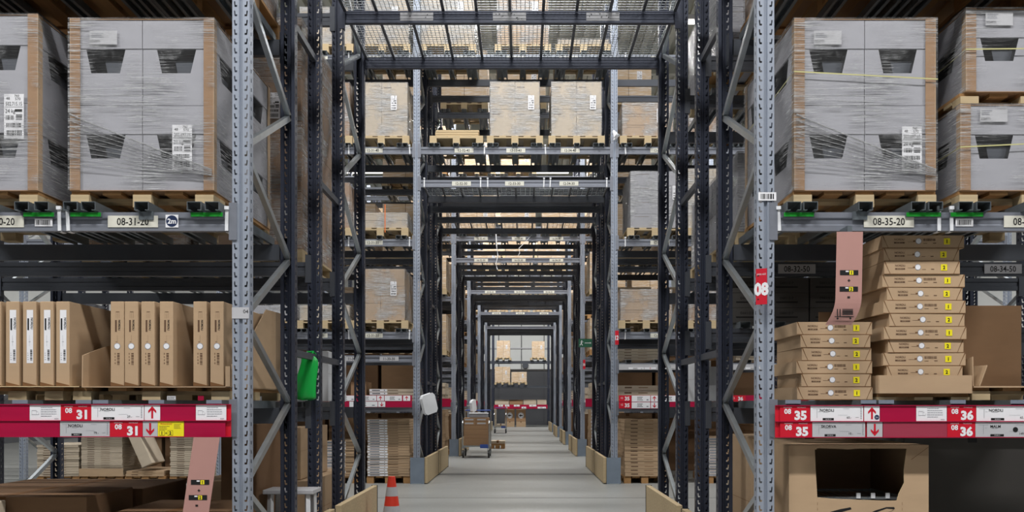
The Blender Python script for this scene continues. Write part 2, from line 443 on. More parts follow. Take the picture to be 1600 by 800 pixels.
# ---- pallets
_pl = {}
def pallet_parts(W, D, H, brown):
    k = (round(W, 2), round(D, 2), round(H, 3), brown)
    if k in _pl: return _pl[k]
    m = 'woodbrown' if brown else 'wood'
    tb = .018; bbk = .018 if H > .1 else .0
    blk = MB().box(-.05, .05, -.05, .05, bbk, H-tb*2, m).data('block')
    strg = MB().box(-W/2, W/2, -.05, .05, H-2*tb, H-tb, m).data('cross_board')
    deckb = MB().box(-.05, .05, -D/2+(0 if H > .1 else .012), D/2, H-tb, H, m if H > .1 else 'woodbrown').data('deck_board')
    if H <= .1: blk = MB().box(-.05, .05, -.05, .05, 0, H-tb-.001, m).data('block')
    skid = MB().box(-.05, .05, -D/2, D/2, 0, bbk, m).data('skid_board') if bbk else None
    _pl[k] = (blk, strg, deckb, skid)
    return _pl[k]
def pallet(x, y, z, label, W=.8, D=1.2, H=.12, brown=False, simple=False, group=None, rz=0):
    """x,y centre; the base stands on z"""
    if simple:
        k = ('s', W, D, H, brown)
        if k not in _pl:
            mb = MB(); m = 'woodbrown' if brown else 'wood'
            for xx in (-W/2+.05, 0, W/2-.05):
                for yy in (-D/2+.05, 0, D/2-.05): mb.box(xx-.05, xx+.05, yy-.05, yy+.05, .018, H-.036, m)
                mb.box(xx-.05, xx+.05, -D/2, D/2, 0, .018, m)
            for yy in (-D/2+.05, 0, D/2-.05): mb.box(-W/2, W/2, yy-.05, yy+.05, H-.036, H-.018, m)
            for i in range(5):
                xx = -W/2+.05+i*(W-.1)/4; mb.box(xx-.05, xx+.05, -D/2, D/2, H-.018, H, m)
            _pl[k] = mb.data('wooden_pallet')
        return place('wooden_pallet', _pl[k], None, (x, y, z), (0, 0, rz), label=label, cat='pallet', group=group)
    e = empty('wooden_pallet', (x, y, z), label, 'pallet', group, rz)
    blk, strg, deckb, skid = pallet_parts(W, D, H, brown)
    for xx in (-W/2+.05, 0, W/2-.05):
        for yy in (-D/2+.05, 0, D/2-.05): place('block', blk, e, (xx, yy, 0))
        if skid: place('skid_board', skid, e, (xx, 0, 0))
    ins = .05 if H > .1 else .16
    for yy in (-D/2+ins, 0, D/2-.05): place('cross_board', strg, e, (0, yy, 0))
    for i in range(5): place('deck_board', deckb, e, (-W/2+.05+i*(W-.1)/4, 0, 0))
    return e

# ---- wrap, labels, loads
def wrap_data(W, D, H, seed=1, amp=.004, step=.06, skirt=-.001, fm='film'):
    r = random.Random(seed); mb = MB(); o = .006
    def grid(p0, u, v, nrm, top=False):
        nu = max(2, int(u.length/step)); nv = max(2, int(v.length/(step if top or step > .055 else .014))); vs = []
        rid = [r.uniform(-1, 1) for _ in range(nv+40)]; sl = r.uniform(-6, 6)
        for j in range(nv+1):
            for i in range(nu+1):
                edge = i in (0, nu) or (top and j in (0, nv))
                a = 0 if edge else (r.uniform(-amp, amp) if top or step > .055 else .4*amp*r.uniform(-1, 1)+.6*amp*rid[int(j+sl*i/nu) % len(rid)])
                vs.append(p0+u*(i/nu)+v*(j/nv)+nrm*(a+.001))
        fs = [(j*(nu+1)+i, j*(nu+1)+i+1, (j+1)*(nu+1)+i+1, (j+1)*(nu+1)+i) for j in range(nv) for i in range(nu)]
        mb.add(vs, fs, fm)
    a, b = W/2+o, D/2+o; V = Vector; up = V((0, 0, H+o+skirt))
    grid(V((-a, -b, -skirt)), V((2*a, 0, 0)), up, V((0, -1, 0)))
    grid(V((a, -b, -skirt)), V((0, 2*b, 0)), up, V((1, 0, 0)))
    grid(V((a, b, -skirt)), V((-2*a, 0, 0)), up, V((0, 1, 0)))
    grid(V((-a, b, -skirt)), V((0, -2*b, 0)), up, V((-1, 0, 0)))
    grid(V((-a, -b, H+o)), V((2*a, 0, 0)), V((0, 2*b, 0)), V((0, 0, 1)), True)
    me = mb.data('shrink_wrap')
    for p in me.polygons: p.use_smooth = True
    return me
def shipping_label(parent, x, z, y, w=.085, h=.19, t1='202.697.71', t2='21 kg', seed=1):
    mb = MB().box(-w/2, w/2, 0, .001, -h/2, h/2, 'white')
    k = h/.19
    mb.text('760', w*.15, h*.46, .010*k, -.0008, 'ink'); mb.text('48', -w*.3, h*.40, .011*k, -.0008, 'ink'); mb.text('570', w*.2, h*.39, .011*k, -.0008, 'ink')
    mb.text(t1, 0, h*.28, .016*k, -.0008, 'ink', sx=.7); rect(mb, -w*.46, w*.46, h*.205, h*.212, -.0008, 'ink')
    mb.text(t2, -w*.18, h*.12, .017*k, -.0008, 'ink', sx=.8)
    barcode(mb, -w*.4, w*.0, -h*.08, h*.02, -.0008, n=8, seed=seed); barcode(mb, w*.1, w*.42, -h*.08, h*.05, -.0008, n=5, horiz=False, seed=seed+1)
    rect(mb, w*.05, w*.42, h*.1, h*.16, -.0008, 'ink')
    barcode(mb, -w*.38, w*.4, -h*.24, -h*.15, -.0008, n=16, seed=seed+2)
    barcode(mb, -w*.38, w*.4, -h*.44, -h*.31, -.0008, n=18, seed=seed+3)
    return mb.build('shipping_label', parent, (x, y, z))

def carton_simple(W, D, H, m, tape=True):
    mb = MB().box(-W/2, W/2, -D/2, D/2, 0, H, m)
    rect(mb, -W*.42, -W*.12, H*.80, H*.83, -D/2-.0008, 'inkbrown')
    return mb.data('carton')
_cs = {}
def load(x, yf, z, W, D, H, label, nx=2, nz=2, m='kraft2', wrap=True, ship=True, rear=False, detail=True, seed=0, ny=1, group=None, cat='carton load', shipx=.24):
    """cartons wrapped on a pallet; yf is the front face, z the base"""
    r = random.Random(seed*13+5)
    e = empty('wrapped_carton_load', (x, yf+D/2, z), label, cat, group)
    if detail:
        cw = W/nx; chh = H/nz; cd = D/ny
        k = (round(cw, 3), round(cd, 3), round(chh, 3), m)
        if k not in _cs: _cs[k] = carton_simple(cw-.004, cd-.004, chh-.003, m)
        for i in range(nx):
            for j in range(nz):
                for q in range(ny):
                    place('carton', _cs[k], e, (-W/2+cw*(i+.5), -D/2+cd*(q+.5), chh*j), (0, 0, r.uniform(-.004, .004)), bevel=.004)
    else:
        mb = MB(); cw = W/nx; chh = H/nz; mm = 'wrapped' if wrap else m
        for i in range(nx):
            for j in range(nz):
                mb.box(-W/2+cw*i+.003, -W/2+cw*(i+1)-.003, -D/2, D/2, chh*j+.002, chh*(j+1)-.002, mm)
        mb.build('cartons', e)
    if ship:
        sy = (-D/2-.0105) if wrap and detail else (-D/2-.003)
        if rear: pass
        shipping_label(e, W*shipx, H*.62 if nz > 1 else H*.5, sy, .085 if W < .9 else .11, min(.2, H*.6), seed=seed)
    if wrap and detail:
        kk = ('w', round(W, 2), round(D, 2), round(H, 2))
        if kk not in _cs: _cs[kk] = wrap_data(W, D, H, seed, fm='film2')
        place('shrink_wrap', _cs[kk], e)
    return e

# ------------------------------------------------------------------ racks
def PX(px, d): return (px-817)*d/1500
def PZ(py, d): return EYE+(632-py)*d/1500
L0, L1, L2, L3, L4, L5 = 1.107, 2.16, 3.48, 4.32, 4.79, 6.10
COLS_L = [TX0, TX0-BAYX, TX0-2*BAYX, TX0-3*BAYX]
COLS_R = [TX1, TX1+BAYX, TX1+2*BAYX, TX1+3*BAYX]
def new_rack(name, y, label):
    return empty('pallet_rack', (0, y, 0), label, 'pallet rack')

# ---- nearest rack
Y1 = 5.14
D = [Y1+o for o in OFF1]
rk_a = new_rack('a', D[0], 'pallet rack nearest the camera, its front row with blue-grey slotted posts and red price rails')
rk_c = new_rack('c', D[2], 'rear row of the nearest rack, navy posts carrying wire mesh decks across the aisle')
for x in (TX0, TX0-BAYX, TX1, TX1+BAYX):
    frame(rk_a, x, D[0], D[1], 'post', 'navy')
    p = place('post', POST['navy'], rk_c, (x, 0, 0)); place('foot_plate', FOOT, p)
    frame(rk_c, x, D[3], D[4], 'navy', 'navy', flip=True)
    for z in (1.47, 2.77): MB().bar((0, .07, 0), (0, D[3]-D[2]-.0, 0), .03, .045, 'dark').build('row_spacer', rk_c, (x, 0, z))
    for z in (1.47, 3.63): MB().bar((0, -(D[2]-D[1])+.015, 0), (0, 0, 0), .03, .045, 'dark').build('row_spacer', rk_c, (x, 0, z))
BAYS1 = [(TX0-BAYX, TX0), (TX1, TX1+BAYX)]
fb = {}
for bi, (a, b) in enumerate(BAYS1):
    for z in (L0, L1, L2, L4):
        fb[(bi, z)] = beam(rk_a, a, b, D[0], z, 'beam')
        beam(rk_a, a, b, D[1], z, 'dark', True)
    for z in ((L0, L1, L3) if bi == 0 else (L0, 1.68, L1, 3.65)):
        beam(rk_c, a, b, D[2], z, 'dark'); beam(rk_c, a, b, D[3], z, 'dark'); beam(rk_c, a, b, D[4], z, 'dark', True)
# tunnel
for z in (L3+.02, L4, L5):
    beam(rk_a, TX0, TX1, D[0], z, 'beam'); beam(rk_a, TX0, TX1, D[1], z, 'navy', True)
tb0 = beam(rk_c, TX0, TX1, D[2], L3+.02, 'navy')
tb1 = beam(rk_c, TX0, TX1, D[3], L3+.02, 'navy')
tb2 = beam(rk_c, TX0, TX1, D[4], L3+.02, 'navy', True)
deck(rk_c, TX0+.05, TX1-.05, D[2]+.06, D[3]-.02, L3)
deck(rk_c, TX0+.05, TX1-.05, D[3]+.06, D[4]-.06, L3)
for k, px in enumerate((651, 796, 942)):   # worn blank labels on the deck beam
    mb = MB().box(-.135, .135, -.0035, 0, -.033, .033, 'greypaper')
    r = random.Random(k)
    for q in range(9 if k else 3):
        xx = r.uniform(-.12, .12); zz = r.uniform(-.028, .02); s = r.uniform(.004, .012)
        mb.poly([(xx, zz), (xx+s, zz+.003), (xx+s*1.4, zz+.01), (xx+s*.3, zz+.012)], -.0042, 'ink')
    mb.build('worn_label', tb1, (PX(px, D[3])-(TX0+.05), 0, -.05), label='worn white label with its print rubbed off')
# labels on level 20
def onbeam(bi, px, d=D[0]): return PX(px, d)-(BAYS1[bi][0]+.05)
bL, bR = fb[(0, L1)], fb[(1, L1)]
def small_bc(bm, x):
    mb = MB().box(-.047, .047, -.0035, 0, -.021, .021, 'white'); barcode(mb, -.037, .037, -.013, .013, -.0042, n=18); mb.build('barcode_label', bm, (x, 0, -.055))
location_label(bL, '08-31-20', onbeam(0, 207.5), .268, .062)
location_label(bL, '08-30-20', onbeam(0, -2), .268, .062)
location_label(bR, '08-35-20', onbeam(1, 1389), .268, .062)
location_label(bR, '08-36-20', onbeam(1, 1608), .268, .062)
small_bc(bL, onbeam(0, 68)); small_bc(bR, onbeam(1, 1507))
mb = MB().box(-.034, .034, -.0035, 0, -.034, .034, 'white').disc(0, 0, .031, -.0042, 'navyink').text('2m', 0, 0, .026, -.0048, 'white', bold=.03)
mb.build('height_sticker', bL, (onbeam(0, 268.5), 0, -.048), label='white square sticker with a navy disc reading 2m')
for bi, bm, prs in ((0, bL, ((37, 87), (110, 160), (298, 350))), (1, bR, ((1223, 1272), (1414, 1470), (1483, 1536)))):
    for a, b in prs:
        x0, x1 = onbeam(bi, a), onbeam(bi, b)
        MB().box(x0, x1, -.014, -.003, -.028, -.002, 'channel').box(x0+.004, x1-.004, -.0152, -.014, -.026, -.004, 'green').build('green_marker', bm, label='green marker strip clipped under the support bars')
for bi, bm, pxs in ((0, bL, (93, 106, 355)), (1, bR, (1216, 1467, 1486))):
    for px in pxs: zip_tie(bm, onbeam(bi, px))
MB().box(-.04, .04, -.004, 0, -.024, .02, 'channel').build('clip', bL, (onbeam(0, 229), -.006, -.018)); MB().box(-.04, .04, -.004, 0, -.024, .02, 'channel').build('clip', bR, (onbeam(1, 1343), -.006, -.018))
# support bars level 20 of the front row, under the loads
LOADS_L = [(PX(222.5, 5.25), .775), (PX(-52, 5.25), .775)]
LOADS_R = [(PX(1351, 5.25), .76), (PX(1610, 5.25), .76)]
def sup1(xs, z, y0=D[0], y1=D[1], rack=None, over=.05): support_bars(rack or rk_a, xs, y0, y1, z, over)
sup1([PX(v, 5.1) for v in (-22, 5+30, 66)], L1)
sup1([PX(v, 5.1) for v in (111, 139, 222, 304, 332)], L1)
sup1([PX(v, 5.1) for v in (1240, 1266, 1352, 1434, 1461)], L1)
sup1([PX(v, 5.1) for v in (1508, 1536, 1612)], L1)
for xs in ((-4.1, -4.0, -3.65, -3.3, -3.2), (-3.1, -3.0, -2.65, -2.3, -2.2), (-2.12, -2.0, -1.75, -1.64)): sup1(xs, L2)
for xs in ((1.44, 1.56, 1.85, 2.1), (2.22, 2.34, 2.7, 3.05, 3.15), (3.25, 3.4, 3.8, 3.95)): sup1(xs, L2)
# bars under the goods of the red-rail shelf: blue-grey ends
for v in (24, 124, 151, 239, 330): sup1([PX(v, 5.06)], L0, over=.03)
for v in (1243, 1362, 1390, 1503, 1598): sup1([PX(v, 5.06)], L0, over=.03)
for bi in (0, 1):
    for z, xs in ((L1, bar_xs(-2.08)+bar_xs(-3.0) if bi == 0 else bar_xs(1.89)+bar_xs(2.8)),):
        support_bars(rk_c, xs, D[3], D[4], z)
support_bars(rk_c, bar_xs(1.92)+bar_xs(2.8), D[3], D[4], 3.65)
support_bars(rk_c, bar_xs(-2.1)+bar_xs(2.0), D[3], D[4], L0)
for v in (24, 124, 151, 239, 330, 1243, 1362, 1390, 1503, 1598):
    MB().box(-.041, .041, -.004, 0, .027, .047, 'plate').build('bar_end_cap', rk_a, (PX(v, 5.06), -.031, L0))
# labels on the beams deep in the rack
for t, px in (('08-32-50', 1245), ('08-34-50', 1567)):
    mb = MB().box(-.135, .135, -.003, 0, -.034, .034, 'greypaper').text(t, 0, 0, .042, -.0038, 'ink', sx=.86, bold=.012)
    mb.build('location_label', rk_c, (PX(px, D[2]), 0, L1-.05))

# ---- price rails
def price_rail(rack, x0, x1, z1, z0, y, seg):
    """two tiers of crimson holder with sign inserts: seg = (tier, px0, px1, kind, payload)"""
    h = (z1-z0)/2
    mb = MB().box(x0, x1, y+.012, y+.016, z0, z1, 'red')
    mb.box(x0, x1, y+.0, y+.012, z1-.004, z1, 'crimson'); mb.box(x0, x1, y-.004, y+.012, z0+h-.002, z0+h+.002, 'crimson'); mb.box(x0, x1, y, y+.012, z0, z0+.004, 'crimson')
    o = mb.build('price_rail', rack, (0, 0, 0), label='crimson two-tier price rail')
    ox, oy, _ = rack.location; o.location = (-ox, -oy, 0)
    for tier, px0, px1, kind, pay in seg:
        a, b = PX(px0, y), PX(px1, y); zt = z1-.004 if tier == 0 else z0+h-.003; zb = zt-h+.006
        yy = y+.002 if tier else y+.006
        W = b-a; H = zt-zb; cx = (a+b)/2; cz = (zt+zb)/2; m = MB()
        base = {'film': 'crimson', 'film2': 'crimson2', 'num': 'red', 'num2': 'red', 'card': 'white', 'card2': 'greypaper', 'up': 'white', 'down': 'greypaper', 'info': 'white', 'yellow': 'yellow', 'grey': 'greypaper'}[kind]
        m.box(a, b, yy, yy+.002, zb, zt, base); f = yy-.0008
        if kind.startswith('num'):
            m.text('08', a+W*.26, cz+H*.14, H*.32, f, 'white', bold=.03); m.text(pay, a+W*.69, cz-H*.12, H*.55, f, 'white', bold=.05, sx=1.05)
            m.text('GANG/AISLE', a+W*.26, cz+H*.40, H*.07, f, 'white'); m.text('FACH/PLACE', a+W*.72, cz+H*.40, H*.07, f, 'white')
            nm = 'place_number_sign'
        elif kind.startswith('card'):
            m.text(pay[0], a+W*.31, cz+H*.21, H*.18, f, 'ink', bold=.02)
            rect(m, a+W*.23, a+W*.44, zb+H*.05, zb+H*.2, f, 'ink'); m.text(pay[1], a+W*.335, zb+H*.125, H*.06, f-.0006, 'white')
            m.text(pay[2], a+W*.73, cz-H*.26, H*.15, f, 'ink'); lines(m, a+W*.85, a+W*.92, cz-H*.3, cz-H*.22, 1, f, 'inkgrey', 2)
            for q in range(7): rect(m, a+W*.945, a+W*.97, zb+H*(.15+.11*q), zb+H*(.2+.11*q), f, 'inkgrey')
            rect(m, a+W*.04, a+W*.2, cz+H*.30, cz+H*.315, f, 'inkgrey'); rect(m, a+W*.12, a+W*.125, cz-H*.3, cz+H*.3, f, 'inkgrey'); rect(m, a+W*.14, a+W*.18, cz+H*.1, cz+H*.115, f, 'inkgrey')
            rect(m, a+W*.62, a+W*.74, cz+H*.3, cz+H*.315, f, 'inkgrey'); rect(m, a+W*.52, a+W*.7, cz-H*.12, cz-H*.11, f, 'inkgrey'); rect(m, a+W*.24, a+W*.34, cz+H*.07, cz+H*.085, f, 'inkgrey')
            if pay[0] == 'MALM': m.disc(a+W*.62, cz, H*.17, f-.0004, 'ink')
            nm = 'price_sign'
        elif kind in ('up', 'down'):
            s = 1 if kind == 'up' else -1
            for pts in ([(-.065, -.38), (.065, -.38), (.065, .2), (-.065, .2)],
                        [(0, .42), (.26, .12), (.26, -.04), (0, .2), (-.26, -.04), (-.26, .12)]):
                m.poly([(cx+p[0]*H, cz+s*p[1]*H) for p in pts], f, 'red')
            if pay: m.disc(cx+H*.32, cz-H*.25, H*.16, f-.0005, 'navyink'); m.text('2m', cx+H*.32, cz-H*.25, H*.1, f-.001, 'white')
            nm = 'arrow_sign'
        elif kind == 'info':
            lines(m, a+W*.36, a+W*.9, cz-H*.3, cz+H*.4, 5, f, 'inkgrey', 4, .25)
            for q in (([.07, -.02], [.21, .02]), ([.21, -.02], [.30, .12])): pass
            for (u0, v0, u1, v1) in ((.07, -.14, .22, -.12), (.07, .12, .22, .14), (.07, -.14, .075, .14), (.215, -.14, .22, .14), (.22, .05, .27, .065), (.22, -.14, .30, -.12), (.295, -.14, .30, 0)):
                rect(m, a+W*u0, a+W*u1, cz+H*v0, cz+H*v1, f, 'inkgrey')
            m.text('IKEA', a+W*.87, zb+H*.1, H*.09, f, 'inkgrey'); nm = 'information_card'
        elif kind == 'yellow':
            m.text('Attention!', a+W*.32, zt-H*.16, H*.13, f, 'red'); lines(m, a+W*.06, a+W*.52, cz-H*.08, cz+H*.22, 3, f, 'inkbrown', 5, .25); lines(m, a+W*.62, a+W*.92, cz-H*.0, cz+H*.34, 4, f, 'inkbrown', 6, .25)
            for tt, u in (('1', .16), ('2', .48)):
                rect(m, a+W*(u-.1), a+W*(u+.1), zb+H*.07, zb+H*.40, f, 'ink'); rect(m, a+W*(u-.09), a+W*(u+.09), zb+H*.09, zb+H*.38, f-.0004, 'yellow'); m.text(tt, a+W*u, zb+H*.235, H*.2, f-.0008, 'ink', bold=.04)
            m.text('+', a+W*.32, zb+H*.22, H*.16, f, 'ink', bold=.03); nm = 'assembly_notice'
        else: nm = 'blank_insert'
        m.build(nm, o, (0, 0, 0))
    return o
YR = 5.09
price_rail(rk_a, BAYS1[0][0]+.05, PX(360, YR), PZ(631.5, YR), PZ(683, YR), YR, [
    (0, -60, 45, 'film', 0), (0, 45.5, 94, 'info', 0), (0, 94, 142, 'num', '31'), (0, 142, 224, 'card', ('NORDLI', '402.765.13', '29.-')), (0, 225, 249.5, 'up', 0), (0, 250, 305, 'film', 0), (0, 305.5, 353, 'info', 0),
    (1, -60, 93, 'film', 0), (1, 93.6, 171, 'card2', ('NORDLI', '602.885.14', '79.-')), (1, 171.4, 222.5, 'num', '31'), (1, 223, 246, 'down', 0), (1, 246.4, 287, 'yellow', 0), (1, 287.5, 352, 'film', 0)])
price_rail(rk_a, PX(1212, YR), BAYS1[1][1]-.05, PZ(633, YR), PZ(684, YR), YR, [
    (0, 1219, 1266, 'num', '35'), (0, 1267, 1349.5, 'card', ('NORDLI', '202.765.14', '60.-')), (0, 1351, 1375, 'up', 1), (0, 1376, 1432, 'film', 0), (0, 1432.5, 1480, 'info', 0), (0, 1481, 1526, 'num', '36'), (0, 1526.5, 1625, 'card', ('NORDLI', '903.834.56', '65.-')), (0, 1626, 1660, 'up', 0),
    (1, 1219, 1269, 'num2', '35'), (1, 1269.5, 1352, 'card2', ('SKORVA', '901.245.34', '10.-')), (1, 1355, 1379, 'down', 0), (1, 1380, 1480, 'film2', 0), (1, 1480.5, 1524, 'num2', '36'), (1, 1524.5, 1625, 'card2', ('MALM', '703.685.16', '149.-')), (1, 1626, 1660, 'down', 0)])
# red 08 aisle sign angled on the right post, barcode tag above it
mb = MB().box(-.03, .03, 0, .003, -.1, .09, 'red').text('08', .0, -.018, .062, -.0008, 'white', bold=.05, sx=.85).text('GANG AISLE', 0, .06, .009, -.0008, 'white', sx=.7)
rect(mb, -.022, -.012, .05, .056, -.0008, 'ink'); rect(mb, -.022, -.012, -.075, -.069, -.0008, 'ink')
mb.build('aisle_number_sign', rk_a, (PX(1190, 5.08), -.055, PZ(446, 5.08)), (0, 0, math.radians(-32)), label='red sign reading 08 angled on the right post')
mb = MB().box(-.048, .048, 0, .002, -.022, .022, 'white'); barcode(mb, -.035, .035, -.014, .014, -.0008, n=11); mb.build('barcode_tag', rk_a, (PX(1200, 5.12), -.006, PZ(306, 5.12)))
for px, pz in ((376, 489),):
    MB().box(-.046, .046, 0, .001, -.03, .03, 'greypaper').text('04', .028, .008, .02, -.0008, 'ink').build('post_sticker', rk_a, (PX(px, Y1), -.0025, PZ(pz, Y1)))

# pink carton guide strips hanging from the beams
def pink_strip(x, ztop, y, L, lean, curve, label, icons, top_hook=False):
    e = empty('guide_strip', (x, y, ztop), label, 'hanging sign')
    W = .137; n = 22; mb = MB(); pts = []
    def P(s):     # s metres down -> (x shift, y shift, z)
        c = max(0, s-(L-curve))
        return (lean*s-(c**2)*2.2 if curve else lean*s, (c**2)*1.2 if curve else 0, -s)
    for k in range(n): 
        a, b = P(L*k/n), P(L*(k+1)/n)
        mb.add([(a[0]-W/2, a[1], a[2]), (a[0]+W/2, a[1], a[2]), (b[0]+W/2, b[1], b[2]), (b[0]-W/2, b[1], b[2])], [(0, 1, 2, 3)], 'pink')
    o = mb.build('strip', e); md = o.modifiers.new('thickness', 'SOLIDIFY'); md.thickness = .0012; md.offset = 1
    cur = [None]
    def r4(s, u0, u1, v0, v1, m, d=.0012):
        c = P(s); cur[0].add([(c[0]+u0, c[1]-d, c[2]+v0), (c[0]+u1, c[1]-d, c[2]+v0), (c[0]+u1, c[1]-d, c[2]+v1), (c[0]+u0, c[1]-d, c[2]+v1)], [(0, 1, 2, 3)], m)
    for s, kind in icons:
        ic = MB(); cur[0] = ic
        c = P(s)
        if kind in '12':
            r4(s, -.048, .048, -.013, .013, 'ink'); r4(s, -.018, -.002, .003, .010, 'white', .0016); r4(s, .002, .022, -.011, .011, 'yellow', .0016)
            g = MB().text(kind, c[0]+.012, c[2], .015, c[1]-.0022, 'ink', bold=.04); ic.add(g.v, g.f, 'ink')
        elif kind in '+=':
            g = MB().text(kind, c[0], c[2], .017, c[1]-.0014, 'ink', bold=.05); ic.add(g.v, g.f, 'ink')
        else:   # trolley pictogram
            r4(s, -.06, .04, -.034, -.030, 'ink'); r4(s, -.048, -.043, -.03, .022, 'ink'); r4(s, -.034, -.029, -.03, .022, 'ink'); r4(s, -.048, -.029, .02, .026, 'ink')
            for q in range(4): r4(s, -.02, .036, -.022+q*.009, -.016+q*.009, 'ink')
            for u in (-.045, .022): 
                ic.add([(c[0]+u+.006*math.cos(t*.785), c[1]-.0014, c[2]-.041+.006*math.sin(t*.785)) for t in range(8)], [tuple(range(8))], 'ink')
        ic.build('printed_symbol' if kind != 't' else 'trolley_pictogram', e)
    if top_hook: MB().box(-.012, .012, .001, .122, -.002, .032, 'channel').build('hook_clip', e)
pink_strip(PX(1330, 5.0), PZ(361, 5.0), 5.02, .485, -.02, .14, 'pink guide strip hanging above the shorter carton stack on the right shelf', [(.214, '1'), (.255, '+'), (.300, '2'), (.343, '='), (.412, 't')], True)
pink_strip(PX(321, 5.0), PZ(683.5, 5.0), 5.02, .62, -.145, 0, 'pink guide strip hanging below the left price rail', [(.235, '1'), (.278, '+'), (.315, '2'), (.357, '='), (.43, 't')])

# ---- the grey windowed carton loads in stretch film
def windowed_carton(W, Dp, H, sides, m='grey'):
    """carton whose named faces have a tapering window below a top band, with a dark chair seat and painted shade inside"""
    mb = MB()
    def face(p0, u, v, n, has):
        p0, u, v, n = map(Vector, (p0, u, v, n)); w = u.length; h = v.length; u = u/w; v = v/h
        P = lambda a, b, c=0: p0+u*a+v*b+n*c
        if not has:
            mb.add([P(0, 0), P(w, 0), P(w, h), P(0, h)], [(0, 1, 2, 3)], m); return
        zt = h*.66; zb = h*.38; a0, a1 = w*.20, w*.76; b0, b1 = w*.27, w*.68
        vs = [P(0, 0), P(w, 0), P(w, h), P(0, h), P(a0, zt), P(a1, zt), P(b1, zb), P(b0, zb)]
        mb.add(vs, [(3, 2, 5, 4), (2, 1, 6, 5), (1, 0, 7, 6), (0, 3, 4, 7)], m)
        dd = -.09
        ws = [P(a0, zt), P(a1, zt), P(b1, zb), P(b0, zb), P(a0, zt, dd), P(a1, zt, dd), P(b1, zb, dd), P(b0, zb, dd)]
        mb.add(ws, [(0, 1, 5, 4), (1, 2, 6, 5), (2, 3, 7, 6), (3, 0, 4, 7)], 'hole')  # recess walls coloured dark as well, shade inside the window
        mb.add(ws[4:], [(0, 1, 2, 3)], 'hole')
        # grey top band flap standing 4 mm proud
        q = .004
        mb.add([P(0, h*.668, q), P(w, h*.668, q), P(w, h, q), P(0, h, q), P(0, h*.668), P(w, h*.668)], [(0, 1, 2, 3), (0, 4, 5, 1)], m)
        # a pale object part in the window
        mb.add([P(a0+w*.26, zb, dd*.5), P(a0+w*.5, zb, dd*.5), P(a0+w*.54, zb+(zt-zb)*.62, dd*.5), P(a0+w*.22, zb+(zt-zb)*.62, dd*.5)], [(0, 1, 2, 3)], 'dark')
    a, b = W/2, Dp/2
    face((-a, -b, 0), (W, 0, 0), (0, 0, H), (0, -1, 0), 'f' in sides); face((a, -b, 0), (0, Dp, 0), (0, 0, H), (1, 0, 0), 'r' in sides)
    face((a, b, 0), (-W, 0, 0), (0, 0, H), (0, 1, 0), 'b' in sides); face((-a, b, 0), (0, -Dp, 0), (0, 0, H), (-1, 0, 0), 'l' in sides)
    mb.add([(-a, -b, H), (a, -b, H), (a, b, H), (-a, b, H)], [(0, 1, 2, 3)], m); mb.add([(-a, -b, 0), (a, -b, 0), (a, b, 0), (-a, b, 0)], [(3, 2, 1, 0)], m)
    return mb.data('carton')
_wc = {}
